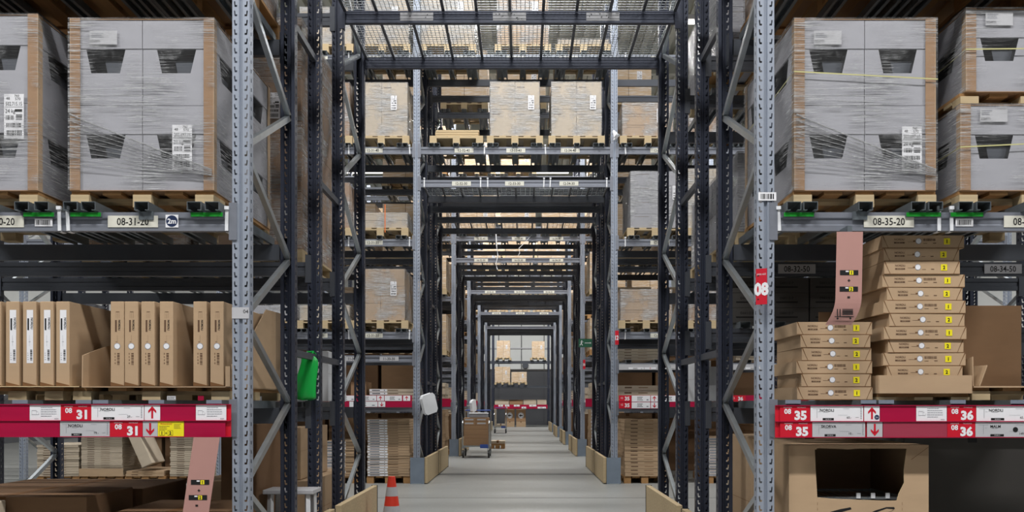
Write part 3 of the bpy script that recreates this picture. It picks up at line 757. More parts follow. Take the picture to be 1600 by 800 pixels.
def grey_load(x, yf, z, W, H, label, tiers=2, seed=1, lab=(.24, .30), number='202.697.71', kg='21 kg', strap=None, tail=True, Dp=1.15):
    e = empty('wrapped_carton_load', (x, yf+Dp/2, z), label, 'carton load', 'grey film-wrapped carton loads')
    cw, cd, ch = W/2-.001, Dp/2-.002, H/tiers
    for i in range(2):
        for j in range(2):
            for t in range(tiers):
                s = ('f' if j == 0 else 'b')+('l' if i == 0 else 'r')
                k = (s, round(cw, 3), round(ch, 3))
                if k not in _wc: _wc[k] = windowed_carton(cw-.004, cd-.004, ch-.004, s)
                place('carton', _wc[k], e, ((i-.5)*cw, (j-.5)*cd, t*ch))
    for i, (xx, yy) in enumerate(((-1, -1), (1, -1), (1, 1), (-1, 1))):
        # L shaped brown edge boards running past the base
        mb = MB(); lo = -.07 if seed % 2 == 0 or i < 2 else -.0; X0 = xx*(W/2+.002); Yy = yy*(Dp/2+.008)
        mb.box(*sorted((X0, X0-xx*.052)), *sorted((Yy, Yy-yy*.004)), lo*0, H+.006, 'kraft3')
        mb.box(*sorted((X0+xx*.004, X0)), *sorted((Yy, Yy-yy*.052)), lo*0, H+.006, 'kraft')
        mb.build('edge_board', e)
    MB().box(-W/2-.004, W/2+.004, -Dp/2-.004, Dp/2+.004, H-.001, H+.003, 'kraft3').build('top_sheet', e)
    MB().box(-W/2-.006, W/2+.006, -Dp/2-.006, Dp/2+.006, -.004, 0, 'kraft3').build('base_sheet', e)
    if lab: shipping_label(e, W*lab[0], H*lab[1], -Dp/2-.0105, .108, .245, number, kg, seed)
    mb = MB().box(-.075, .075, 0, .001, -.045, .03, 'greypaper'); lines(mb, -.065, .0, -.01, .02, 3, -.0008, 'inkgrey', seed, .5); mb.text('20269771', -.045, -.028, .012, -.0008, 'ink', sx=.8)
    mb.build('paper_note', e, (-W*.27, -Dp/2-.0105, H*.9))
    wr = place('shrink_wrap', wrap_data(W+.012, Dp+.022, H, seed, .0045, .05, -.001), e)
    r = random.Random(seed)
    if tail:
        # film gathered into strands that run across the front from left shoulder to right foot
        yy = -Dp/2-.024
        for q in range(9):
            za = H*(.44-.036*q); zb = H*(.115-.004*q); pts = []
            for k in range(9):
                t = k/8; pts.append((-W/2+W*t, yy+r.uniform(-.001, .001), za+(zb-za)*(t**(.95+.02*q))+r.uniform(-.002, .002)))
            MB().tube(pts, [.0045 if q == 0 else .0017]*9, 'filmrope', 6).build('film_strand', e)
        n = 12; mb = MB(); vs = []
        for k in range(n+1):
            t = k/n; vs += [(-W/2+W*t, yy+.004, H*(.44+(.115-.44)*t)), (-W/2+W*t, yy+.004, H*(.14+(.08-.14)*t))]
        mb.add(vs, [(2*k, 2*k+2, 2*k+3, 2*k+1) for k in range(n)], 'film').build('film_tail', e)
    if strap:
        for (z0, z1) in strap:
            MB().add([(-W/2-.012, -Dp/2-.021, H*z0-.0035), (W/2+.012, -Dp/2-.021, H*z1-.0035), (W/2+.012, -Dp/2-.021, H*z1+.0035), (-W/2-.012, -Dp/2-.021, H*z0+.0035)], [(0, 1, 2, 3)], 'strap') \
                .add([(-W/2-.012, -Dp/2-.021, H*z0-.0035), (-W/2-.012, -Dp/2-.021, H*z0+.0035), (-W/2-.012, Dp/2, H*z0-.02), (-W/2-.012, Dp/2, H*z0-.032)], [(0, 1, 2, 3)], 'strap').build('strap', e)
    return e
ZB = L1+BARH+.001
PH = .088
zt = ZB+PH+.005
def lo_pallet(x, label, W=.78, D_=1.16): return pallet(x, 5.25+.575, ZB, label, W, D_, PH)
HL = PZ(31, 5.25)-zt
lo_pallet(LOADS_L[0][0], 'pale wooden pallet under the grey wrapped load next to the left front post')
grey_load(LOADS_L[0][0], 5.25, zt, LOADS_L[0][1], HL, 'grey film-wrapped cartons with dark windows on the left beam, next to the front post', seed=2, lab=(.285, .25))
lo_pallet(LOADS_L[1][0], 'pale wooden pallet at the left edge of the photo, under the cut-off grey wrapped load')
grey_load(LOADS_L[1][0], 5.25, zt, LOADS_L[1][1], PZ(24, 5.25)-zt, 'grey film-wrapped cartons cut off by the left edge of the photo, above the beam', seed=3, lab=(.34, .42), number='502.715.15', kg='24 kg', tail=False)
lo_pallet(LOADS_R[0][0], 'pale wooden pallet under the single tall grey wrapped load on the right beam')
grey_load(LOADS_R[0][0], 5.25, zt, LOADS_R[0][1], PZ(31, 5.25)-zt, 'grey film-wrapped cartons with a yellow strap on the right beam, single tall load', seed=4, lab=(.335, .24), number='502.697.65', kg='20 kg', strap=((.69, .645),))
lo_pallet(LOADS_R[1][0], 'pale wooden pallet under the two stacked grey loads at the right edge')
h2 = PZ(165, 5.25)-zt
grey_load(LOADS_R[1][0], 5.25, zt, LOADS_R[1][1], h2, 'lower one of the two stacked grey wrapped loads at the right edge', tiers=1, seed=5, lab=None, strap=((.50, .58),), tail=False)
z3 = zt+h2+.014
pallet(LOADS_R[1][0], 5.25+.575, z3, 'pale wooden pallet between the two stacked grey loads at the right edge', .76, 1.14, .058)
grey_load(LOADS_R[1][0]+.03, 5.25, z3+.062, LOADS_R[1][1], PZ(15, 5.25)-z3-.062, 'upper one of the two stacked grey wrapped loads at the right edge', tiers=1, seed=6, lab=None, strap=((.50, .52),), tail=False)

# ---- level 30 loads above: their undersides roof the picture
z30 = L2+BARH+.001
for i, (x, sd, wd) in enumerate(((-2.02, 'left', 'next to the post'), (-2.86, 'left', 'mid bay'), (-3.72, 'left', 'at the outer end'), (1.86, 'right', 'next to the post'), (2.70, 'right', 'mid bay'), (3.55, 'right', 'at the outer end'))):
    pallet(x, 5.25+.6, z30, 'brown wooden pallet seen from below on the top %s beam, %s' % (sd, wd), .8, 1.2, .12, True)
    load(x, 5.27, z30+.12, .76, 1.14, .85, 'wrapped brown cartons on the top %s beam, %s' % (sd, wd), 2, 2, 'kraft3', seed=i, ny=1, ship=False)
# ---- rear row loads of the nearest rack
zr = L1+BARH+.001
pallet(-2.1, 8.0, zr, 'wooden pallet under the tall brown wrapped load behind the left posts')
load(-2.1, 7.4, zr+.12, .78, 1.2, 1.78, 'tall brown film-wrapped carton load behind the left posts', 2, 4, 'kraft3', seed=11, ny=2)
pallet(-3.0, 8.0, zr, 'wooden pallet farther left behind the grey loads')
load(-3.0, 7.4, zr+.12, .78, 1.2, 1.6, 'brown film-wrapped carton load farther left behind the grey loads', 2, 3, 'kraft3', seed=12, ny=1)
pallet(1.89, 7.6, zr, 'long wooden pallet under the low grey load behind the right posts', .8, 1.9)
load(1.89, 6.65, zr+.12, .8, 1.8, .55, 'low long grey wrapped load behind the right posts', 1, 2, 'grey', seed=13, ship=False, ny=2)
zz = 3.65+BARH+.001
pallet(1.89, 8.0, zz, 'wooden pallet high behind the right posts', .8, 1.2, .1)
load(1.89, 7.4, zz+.1, .8, 1.2, .6, 'grey wrapped load high behind the right posts', 1, 3, 'grey', seed=14, ship=False)
pallet(2.8, 8.0, zz, 'wooden pallet high in the right rear row, farther from the aisle', .8, 1.2, .1)
load(2.8, 7.4, zz+.1, .8, 1.2, .6, 'brown wrapped load high in the right rear row, farther from the aisle', 2, 2, 'kraft3', seed=15, ship=False)

# ------------------------------------------------------------------ goods on the left red-rail shelf
BT = L0+BARH+.001          # top of the support bars
NTHW = ['leftmost', 'second from left', 'third from left', 'fourth from left', 'fifth from left', 'sixth from left']
def upright_carton(W, Dp, H, kind):
    mb = MB().box(-W/2, W/2, 0, Dp, 0, H, 'kraft'); f = -.0008; r90 = -math.pi/2
    mb.poly([(-W/2, 0), (W/2, 0), (W/2, .004), (-W/2, .022)], f*.6, 'crease')
    if kind == 'white':
        rect(mb, -W*.20, W*.28, H*.27, H*.90, f, 'white'); u = .0022; f2 = f-.0006
        mb.text('NORDLI', W*.19, H*.74, .012, f2, 'ink', rot=r90, bold=.02); rect(mb, -W*.14, -W*.02, H*.66, H*.80, f2, 'ink')
        rect(mb, -W*.05, W*.10, H*.52, H*.525, f2, 'inkgrey'); rect(mb, W*.0, W*.01, H*.47, H*.6, f2, 'inkgrey')
        barcode(mb, W*.06, W*.22, H*.30, H*.44, f2, horiz=False, n=14); lines(mb, -W*.14, -W*.04, H*.30, H*.40, 4, f2)
    else:
        mb.text('NORDLI', W*.16, H*.72, .011, f, 'ink', rot=r90, bold=.02); rect(mb, -W*.16, -W*.03, H*.64, H*.78, f, 'inkbrown')
        for q in range(3): rect(mb, -W*.1+q*W*.12, -W*.09+q*W*.12, H*.80, H*.88, f, 'inkbrown')
        rect(mb, -W*.1, W*.16, H*.875, H*.88, f, 'inkbrown'); rect(mb, -W*.12, W*.0, H*.52, H*.525, f, 'inkbrown'); rect(mb, W*.0, W*.01, H*.52, H*.6, f, 'inkbrown')
        mb.disc(-W*.0, H*.47, W*.24, f, 'inkgrey'); mb.disc(-W*.0, H*.47, W*.20, f-.0006, 'white')
        barcode(mb, -W*.0, W*.18, H*.25, H*.40, f, 'inkbrown', horiz=False, n=12); lines(mb, -W*.18, -W*.10, H*.25, H*.40, 4, f, 'inkbrown', 3, .5)
    return mb.data('upright_carton')
UH = .462
UC = {k: upright_carton(.0735, .82, UH, k) for k in ('white', 'disc')}
pallet(PX(234, 5.25), 5.27+.56, BT, 'low pallet under the tray of upright cartons, left shelf', .86, 1.12, .068)
pallet(PX(24, 5.25), 5.27+.56, BT, 'low pallet under the white-labelled upright cartons, left shelf', .5, 1.12, .068)
zc = BT+.068
def sheet(x0, x1, label, seed, y0=5.235, y1=6.3):
    r = random.Random(seed); n = 26; mb = MB()
    xs = [x0+(x1-x0)*i/n for i in range(n+1)]; ys = [y0+r.uniform(-.012, .010) for _ in xs]
    zb = [zc+.0015+r.uniform(0, .002) for _ in xs]; tt = [z+.0045 for z in zb]
    for i in range(n):
        mb.add([(xs[i], ys[i], zb[i]), (xs[i+1], ys[i+1], zb[i+1]), (xs[i+1], ys[i+1], tt[i+1]), (xs[i], ys[i], tt[i]),
                (xs[i], y1, zb[i]), (xs[i+1], y1, zb[i+1]), (xs[i+1], y1, tt[i+1]), (xs[i], y1, tt[i])], [(0, 1, 2, 3), (3, 2, 6, 7), (4, 5, 1, 0), (7, 6, 5, 4)], 'edge')
    return mb.build('cardboard_sheet', label=label, cat='cardboard sheet')
sheet(PX(-60, 5.25), PX(126, 5.25), 'torn cardboard sheet under the white-labelled upright cartons', 2)
zs = zc+.009
for i, px in enumerate((-9, 19.5, 46, 73, 98)):
    place('upright_carton', UC['white'], None, (PX(px, 5.25), 5.25, zs), (0, 0, 0), .003, 'upright brown carton with white label strip, %s in its row' % NTHW[i], 'carton', 'white-labelled upright cartons on the left shelf')
for i, px in enumerate((183.2, 205.2, 231, 260, 312.5, 339)):
    place('upright_carton', UC['disc'], None, (PX(px, 5.25), 5.25+(.0 if i != 2 else -.0), zs), (0, 0, 0), .003, 'upright brown carton with round white sticker, %s in its row' % NTHW[i], 'carton', 'upright cartons with round stickers on the left shelf')
# cut-open tray around the right group
e = empty('cut_open_carton', (0, 0, 0), 'cut-open brown carton tray around the upright cartons with round stickers', 'carton tray')
xa, xb = PX(129, 5.25), PX(362, 5.25); t = .005
MB().box(xa, xb, 5.24, 6.36, zc+.001, zc+.006, 'kraft').build('base', e)
def wallpoly(x, pts, m='kraft'):
    mb = MB(); n = len(pts); vs = [(x-t/2, p[0], p[1]) for p in pts]+[(x+t/2, p[0], p[1]) for p in pts]
    mb.add(vs, [tuple(range(n)), tuple(range(2*n-1, n-1, -1))]+[(i, (i+1) % n, n+(i+1) % n, n+i) for i in range(n)], m); return mb
z0 = zc+.006
wallpoly(xa, [(5.245, z0), (6.34, z0), (6.34, z0+.47), (5.9, z0+.45), (5.62, z0+.25), (5.4, z0+.205), (5.25, z0+.17)]).build('side_panel', e)
wallpoly(xb, [(5.245, z0), (6.34, z0), (6.34, z0+.50), (5.95, z0+.49), (5.55, z0+.25), (5.3, z0+.13), (5.25, z0+.12)]).build('side_panel', e)
MB().box(xa+.004, xb-.004, 6.33, 6.336, z0, z0+.50, 'kraft3').build('back_panel', e)
MB().box(xb-.03, xb-.004, 5.236, 5.24, z0, z0+.11, 'kraft').build('front_flap', e, (0, 0, 0))
# taped cartons seen behind the front post
def box_thing(name, x0, x1, y0, y1, z0, z1, label, m='kraft', cat='carton', tape=True, rz=0, parts=None, group=None):
    W, Dp, H = x1-x0, y1-y0, z1-z0
    e = empty(name, ((x0+x1)/2, (y0+y1)/2, z0), label, cat, group, rz)
    mb = MB().box(-W/2, W/2, -Dp/2, Dp/2, 0, H, m)
    mb.build('body', e, bevel=.006)
    if tape:
        MB().box(-.03, .03, -Dp/2-.001, Dp/2+.001, H-.05, H+.001, 'crease' if m != 'greydark' else 'ink').box(-W/2-.001, W/2+.001, -Dp/2+.002, Dp/2-.002, H*.55, H*.552, 'crease').build('tape', e)
    return e

# ---- right red-rail shelf: two stacks of flat cartons
def flat_printed(W, Dp, H, kind):
    mb = MB().box(-W/2, W/2, 0, Dp, 0, H, 'kraft'); f = -.0008
    for s in (-1, 1):
        mb.poly([(s*W/2, H), (s*(W/2-.006), H), (s*(W/2-.032), H*.03), (s*(W/2-.035), H*.03)][::s], f, 'crease')
    rect(mb, -W/2, W/2, 0, .003, f, 'crease')
    mb.text('NORDLI', -W*.29, H*.68, H*.15, f, 'inkbrown', bold=.02); rect(mb, -W*.355, -W*.225, H*.36, H*.48, f, 'inkbrown'); mb.text('402.885.15', -W*.29, H*.42, H*.08, f-.0004, 'kraft')
    rect(mb, -W*.19, -W*.10, H*.48, H*.5, f, 'inkbrown'); rect(mb, -W*.12, -W*.08, H*.5, H*.6, f, 'crease')
    mb.disc(-W*.055, H*.55, H*.24, f, 'inkgrey'); mb.disc(-W*.055, H*.55, H*.20, f-.0005, 'white')
    if kind == '1': barcode(mb, -W*.0, W*.15, H*.55, H*.75, f, 'inkbrown', n=22)
    rect(mb, W*.0, W*.05, H*.36, H*.39, f, 'inkbrown'); rect(mb, W*.12, W*.16, H*.36, H*.42, f, 'inkbrown')
    return mb.data('flat_carton')
def tagged(me_c, me_t, x, y, z, W, H, label, group, rz):
    e = empty('flat_carton', (x, y, z), label, 'carton', group, rz)
    place('body', me_c, e, bevel=.003)
    place('number_tag', me_t, e, (W*.29, -.001, H*.52), label='square yellow number tag')
    return e
def tagmesh(s): return MB().box(-.017, .017, -.0008, 0, -.017, .017, 'yellow').text(s, 0, 0, .018, -.0014, 'ink', bold=.04).data('number_tag')
TG = {k: tagmesh(k) for k in '12'}
def printed_stack(seq, cx, offs, Ws, zbase, Hc, word, group):
    Cm = {k: flat_printed(Ws[k], .5, Hc-.0015, k) for k in '12'}
    n = len(seq)
    ordw = ['lowest', 'second from bottom', 'third from bottom', 'fourth from bottom', 'fifth from bottom', 'sixth from bottom', 'seventh from bottom', 'eighth from bottom', 'ninth from bottom', 'tenth from bottom', 'topmost']
    for i, k in enumerate(seq):    # bottom to top
        nm = 'topmost' if i == n-1 else ordw[i]
        tagged(Cm[k], TG[k], cx+offs[i]*5.25/1500, 5.25+R.uniform(-.006, .006), zbase+Hc*i, Ws[k], Hc,
               'flat brown carton tagged %s, %s in the %s stack' % (k, nm, word), group, R.uniform(-.012, .012))
printed_stack('121221', PX(1304, 5.25), [0, 2, -1, 3, 1, 0], {'1': .412, '2': .380}, BT+.001, .0712, 'shorter', 'shorter stack of tagged flat cartons')
tb_z = BT+.036
pallet(PX(1442, 5.25), 5.25+.3, BT, 'low pallet under the taller stack of tagged cartons', .5, .62, .035)
e = empty('carton_tray', (PX(1442, 5.25), 5.22, tb_z), 'plain brown carton tray under the taller stack of tagged cartons', 'carton tray')
MB().box(-.252, .252, 0, .57, 0, .078, 'kraft').build('base', e, bevel=.003)
MB().box(-.252, .252, -.004, 0, 0, .098, 'kraft').build('front_lip', e); MB().box(-.256, -.252, 0, .57, 0, .098, 'kraft').build('side_lip', e); MB().box(.252, .256, 0, .57, 0, .098, 'kraft').build('side_lip', e)
printed_stack('21212121221'[::1][:11] if False else '21212121221', PX(1443, 5.25), [2, 2, 4, 2, 5, 1, 2, 0, -3, -3, -1], {'1': .449, '2': .412}, tb_z+.080, .0714, 'taller', 'taller stack of tagged flat cartons')
# big open carton right of it
e = empty('cut_open_carton', (0, 0, 0), 'large cut-open brown carton at the right end of the red-rail shelf', 'carton tray')
xa, xb = PX(1520, 5.25), PX(1520, 5.25)+.8; z0 = BT+.072; z00 = z0
pallet((xa+xb)/2, 5.25+.56, BT, 'low pallet under the large cut-open carton, right shelf', .8, 1.1, .068)
MB().box(xa, xb, 5.24, 6.3, z0-.004, z0+.004, 'kraft').build('base', e)
wallpoly(xa, [(5.245, z0+.004), (6.3, z0+.004), (6.3, z0+.55), (5.9, z0+.5), (5.6, z0+.12), (5.25, z0+.165)]).build('side_panel', e)
MB().box(xa+.004, xb, 6.28, 6.286, z0+.004, z0+.55, 'kraft3').build('back_panel', e)
MB().box(xa-.55, xa-.02, 6.2, 6.206, z0-.0, z0+.5, 'kraft3').build('open_flap', e)
MB().box(0, .006, 0, .30, 0, .12, 'kraft').build('front_flap', e, (xa+.03, 5.24, z0+.006), (0, .35, 0))

# ---- goods on the floor level of the nearest rack
e = empty('open_display_carton', (PX(1342, 5.2), 5.2, .13), 'large brown carton with a torn front opening, on the floor at right', 'carton')
W = PX(1452, 5.2)-PX(1234, 5.2); Hh = .905-.13; Dd = .86; t = .006
pallet(PX(1342, 5.2), 5.2+.43, 0, 'floor pallet under the large carton with a torn opening', W, .86, .125)
mb = MB(); m = 'kraft'
hx0, hx1 = PX(1273, 5.2)-PX(1342, 5.2), PX(1418, 5.2)-PX(1342, 5.2); hz1 = Hh-.012; hz0 = Hh-.29
outer = [(-W/2, 0), (W/2, 0), (W/2, Hh), (-W/2, Hh)]
hole = [(hx0, hz1), (hx0+.003, hz1-.06), (hx0+.006, hz1-.13), (hx0+.012, hz0+.05), (hx0+.014, hz0+.012), (hx0+.10, hz0+.004), (hx0+.25, hz0-.002), (hx0+.38, hz0-.006), (hx0+.445, hz0-.006), (hx0+.455, hz0+.03), (hx1-.018, hz0+.09), (hx1-.02, hz0+.16), (hx1-.008, hz1-.03), (hx1-.004, hz1-.002), (hx0+.22, hz1-.002), (hx0+.18, hz1-.008), (hx0+.15, hz1-.004)]
for yy in (0, t):
    bmv = bmesh.new()
    vo = [bmv.verts.new((p[0], yy, p[1])) for p in outer]; vh = [bmv.verts.new((p[0], yy, p[1])) for p in hole]
    ed = [bmv.edges.new((vo[i], vo[(i+1) % 4])) for i in range(4)]+[bmv.edges.new((vh[i], vh[(i+1) % len(vh)])) for i in range(len(vh))]
    bmesh.ops.triangle_fill(bmv, use_beauty=True, edges=ed)
    bmv.verts.index_update()
    mb.add([v.co[:] for v in bmv.verts], [tuple(v.index for v in f.verts) for f in bmv.faces], m); bmv.free()
n = len(hole); mb.add([(p[0], 0, p[1]) for p in hole]+[(p[0], t, p[1]) for p in hole], [(i, (i+1) % n, n+(i+1) % n, n+i) for i in range(n)], 'edge')
mb.add([(p[0], 0, p[1]) for p in outer]+[(p[0], t, p[1]) for p in outer], [(i, (i+1) % 4, 4+(i+1) % 4, 4+i) for i in range(4)], 'edge')
f = -.0008     # printed tool drawings low on the front
zi = PZ(794, 5.2)-.13
mb.poly([(-.17, zi-.06), (-.155, zi-.02), (-.10, zi-.005), (-.045, zi+.005), (-.04, zi-.006), (-.09, zi-.02), (-.13, zi-.035), (-.145, zi-.065)], f, 'ink')
mb.poly([(.05, zi-.03), (.09, zi-.012), (.15, zi+.006), (.19, zi+.006), (.195, zi-.002), (.19, zi-.006), (.15, zi-.002), (.10, zi-.02), (.06, zi-.04)], f, 'ink')
mb.poly([(.11, zi-.03), (.17, zi-.018), (.19, zi-.006), (.185, zi-.012), (.16, zi-.024), (.11, zi-.038)], f, 'ink')
for q in range(16): rect(mb, hx0+.014, hx0+.0155, hz0-.03-q*.03, hz0-.015-q*.03, f, 'crease'); rect(mb, hx1-.03, hx1-.0285, hz0-.03-q*.03, hz0-.015-q*.03, f, 'crease')
mb.build('front_panel', e)
MB().box(-W/2, -W/2+t, t, Dd, 0, Hh, m).build('side_panel', e); MB().box(W/2-t, W/2, t, Dd, 0, Hh, m).build('side_panel', e)
MB().box(-W/2+t, W/2-t, Dd-t, Dd, 0, Hh, m).build('back_panel', e); MB().box(-W/2+t, W/2-t, t, Dd-t, 0, t, m).build('base', e); MB().box(-W/2, W/2, 0, Dd, Hh, Hh+.006, m).build('lid', e)
mb = MB().box(-W/2-.001, -W/2+.15, -.0012, 0, Hh-.02, Hh, m)
mb.poly([(W/2-.001, Hh-.004), (W/2-.002, Hh-.007), (hx1+.02, Hh-.075), (hx1+.02, Hh-.072)], -.0014, 'crease'); mb.build('fold', e)
g = empty('wire_basket_stack', (PX(1342, 5.2), 5.27, .136+.006), 'stack of blue-grey wire baskets inside the large torn carton', 'wire baskets')
gz = hz0-.0
mb = MB()
for q in range(5):
    z = gz-.01-q*.05
    for s in range(15): mb.box(-.27+s*.038, -.266+s*.038, 0, .5, z, z+.003, 'galv')
    mb.box(-.28, .28, 0, .006, z-.008, z+.006, 'galv'); mb.box(-.28, .28, .49, .5, z-.008, z+.006, 'galv')
mb.build('wire_mesh', g)
for xx in (-.27, .27): MB().box(xx-.004, xx+.004, 0, .5, 0, gz+.0, 'galv').build('side_wire', g)
for xx in (.02, .10, .18): MB().box(xx-.01, xx+.012, -.006, .006, gz-.012, gz+.018, 'tie').build('clip', g)
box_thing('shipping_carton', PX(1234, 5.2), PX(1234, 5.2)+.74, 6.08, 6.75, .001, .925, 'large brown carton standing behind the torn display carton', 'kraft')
box_thing('shipping_carton', 2.5, 3.4, 6.3, 7.1, 0, .93, 'big charcoal carton in the dark at the right edge of the floor level', 'greydark')  # charcoal here is shade put into the carton colour
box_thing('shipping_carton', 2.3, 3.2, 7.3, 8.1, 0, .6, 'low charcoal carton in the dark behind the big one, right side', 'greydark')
box_thing('shipping_carton', -3.4, PX(134, 5.35), 5.36, 6.0, .0, .615, 'wide low brown carton on the floor in front left, below the price rail', 'kraft_shade')  # left floor cartons wear the cardboard colour darkened for shade
box_thing('shipping_carton', -3.5, -2.40, 6.06, 6.85, .0, .60, 'long dark brown carton behind the wide low one at left', 'kraft_shade')
box_thing('shipping_carton', -2.34, -1.70, 5.5, 6.2, .0, .515, 'lowest brown carton on the floor beside the left front post', 'kraft_shade')
box_thing('shipping_carton', -2.02, -1.78, 6.42, 7.12, 0, 1.0, 'tall dark brown carton just behind the left front frame', 'kraft_shade')
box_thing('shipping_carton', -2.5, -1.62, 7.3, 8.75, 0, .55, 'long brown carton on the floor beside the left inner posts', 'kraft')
box_thing('shipping_carton', -2.05, -1.70, 7.35, 8.35, .553, .955, 'brown carton with rounded edges on top of the long floor carton', 'kraft')
box_thing('shipping_carton', -3.02, -2.87, 5.16, 5.33, 0, .6, 'small pale carton corner at the bottom left edge of the photo', 'kraft2')
box_thing('shipping_carton', 1.60, 2.20, 7.05, 7.9, 0, .62, 'pale open carton on the floor behind the right frame', 'kraft2')
def stool():
    e = empty('step_stool', (-1.58, 6.58, 0), 'white wooden step stool standing between the left frames', 'stool')
    MB().box(-.17, .17, -.13, .13, .525, .555, 'greypaper').build('seat', e, bevel=.005)
    for sx in (-1, 1):
        for sy in (-1, 1): MB().bar((sx*.13, sy*.1, 0), (sx*.125, sy*.09, .525), .03, .03, 'tie').build('leg', e)
    MB().box(-.125, .125, -.11, -.09, .2, .23, 'tie').build('rung', e)
stool()
# white and charcoal goods on the rear row
box_thing('white_carton', -1.98, -1.60, 7.9, 8.7, L0+BARH+.002, 1.57, 'tall white carton on the rear shelf behind the green bag', 'tie')
box_thing('white_carton', 1.46, 1.78, 8.12, 8.62, L0+BARH+.002, 1.5, 'white carton on the rear shelf behind the right posts', 'tie')
for i in range(5):
    box_thing('flat_board', -2.5, -2.05, 7.9, 8.6, L0+BARH+.002+i*.045, L0+BARH+.002+i*.045+.042, 'flat white panel in the pile beside the tall white carton', 'white', 'panel', False, group='pile of flat white panels on the left rear shelf')
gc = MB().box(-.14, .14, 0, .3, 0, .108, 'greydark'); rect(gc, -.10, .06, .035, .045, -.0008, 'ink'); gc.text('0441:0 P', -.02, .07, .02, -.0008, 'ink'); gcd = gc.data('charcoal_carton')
support_bars(rk_c, (1.6, 1.85, 2.1, 2.35, 2.6), D[2], D[3], 1.68)
for c in range(4):
    for rr in range(3):
        if c == 3 and rr == 2: continue
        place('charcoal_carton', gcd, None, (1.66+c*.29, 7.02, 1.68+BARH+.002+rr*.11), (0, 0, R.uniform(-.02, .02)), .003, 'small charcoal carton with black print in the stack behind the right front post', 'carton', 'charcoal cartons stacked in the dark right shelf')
# green bag
def bag():
    mb = MB(); n = 20; rings = [(0, .045, .012), (-.02, .058, .02), (-.07, .062, .03), (-.13, .068, .04), (-.2, .075, .05), (-.27, .085, .055), (-.305, .08, .045), (-.315, .03, .02)]
    r = random.Random(3); vs = []
    for j, (z, a, b) in enumerate(rings):
        for k in range(n):
            t = 2*math.pi*k/n; w = 1+.13*math.sin(5*t+j*.8)+r.uniform(-.05, .05)
            vs.append((a*w*math.cos(t)-.02*(j/8)+.012*math.sin(j), b*w*math.sin(t), z+r.uniform(-.006, .006)))
    fs = [(j*n+k, j*n+(k+1) % n, (j+1)*n+(k+1) % n, (j+1)*n+k) for j in range(len(rings)-1) for k in range(n)]+[tuple((len(rings)-1)*n+k for k in range(n))]
    mb.add(vs, fs, 'bag'); e = empty('plastic_bag', (-1.535, 6.86, 1.475), 'green plastic bag hanging by its handles from the left rack post', 'bag')
    o = mb.build('bag_body', e); o.modifiers.new('sub', 'SUBSURF').levels = 1
    MB().tube([(-.03, 0, -.01), (-.01, .02, .03), (.02, .05, .035), (.04, .09, .012)], .008, 'bag', 6).build('handle', e)
    MB().tube([(.02, 0, -.01), (.03, .03, .035), (.03, .1, .012)], .007, 'bag', 6).build('handle', e)
bag()
# guards along the aisle foot
def guard(x, y0, y1, side, label, z=.375):
    e = empty('aisle_guard', (x, y0, 0), label, 'guard', 'wooden aisle guards at the rack feet')
    L = y1-y0; s = side
    MB().box(*sorted((0, -s*.2)), -.012, 0, 0, z, 'plate').box(*sorted((-s*.194, -s*.2)), 0, .12, 0, z, 'plate').box(*sorted((0, -s*.006)), 0, .12, 0, z, 'plate').build('end_plate', e)
    for q in range(2):
        a, b = (.0, L*.47) if q == 0 else (L*.53, L)
        MB().box(*sorted((s*.002, s*.046)), a, b, .012, z+.004, 'wood').build('board', e, bevel=.004)
        MB().box(*sorted((-s*.006, s*.05)), b-.006, b+.004, .0, z+.006, 'rubber').build('edge_strip', e)
    return e
GX0, GX1 = -1.40, 1.19
guard(GX0, D[0]+.0, D[4], 1, 'pine board guard at the left foot of the nearest rack'); guard(GX1, D[0], D[4], -1, 'pine board guard at the right foot of the nearest rack')
# traffic cone
e = empty('traffic_cone', (PX(612, 8.4), 8.4, 0), 'red and white traffic cone beside the left board guard', 'traffic cone')
MB().box(-.13, .13, -.13, .13, 0, .025, 'conered').build('base', e, bevel=.006)
def cone_seg(z0, z1, m, nm):
    R0 = lambda z: .098-(.098-.03)*(z-.025)/.475
    MB().tube([(0, 0, z0), (0, 0, z1)], [R0(z0)+(.001 if m == 'greypaper' else 0), R0(z1)+(.001 if m == 'greypaper' else 0)], m, 28).build(nm, e)
for z0, z1, m, nm in ((.025, .16, 'conered', 'cone_body'), (.16, .245, 'greypaper', 'reflective_band'), (.245, .33, 'conered', 'cone_body'), (.33, .41, 'greypaper', 'reflective_band'), (.41, .5, 'conered', 'cone_body')): cone_seg(z0, z1, m, nm)

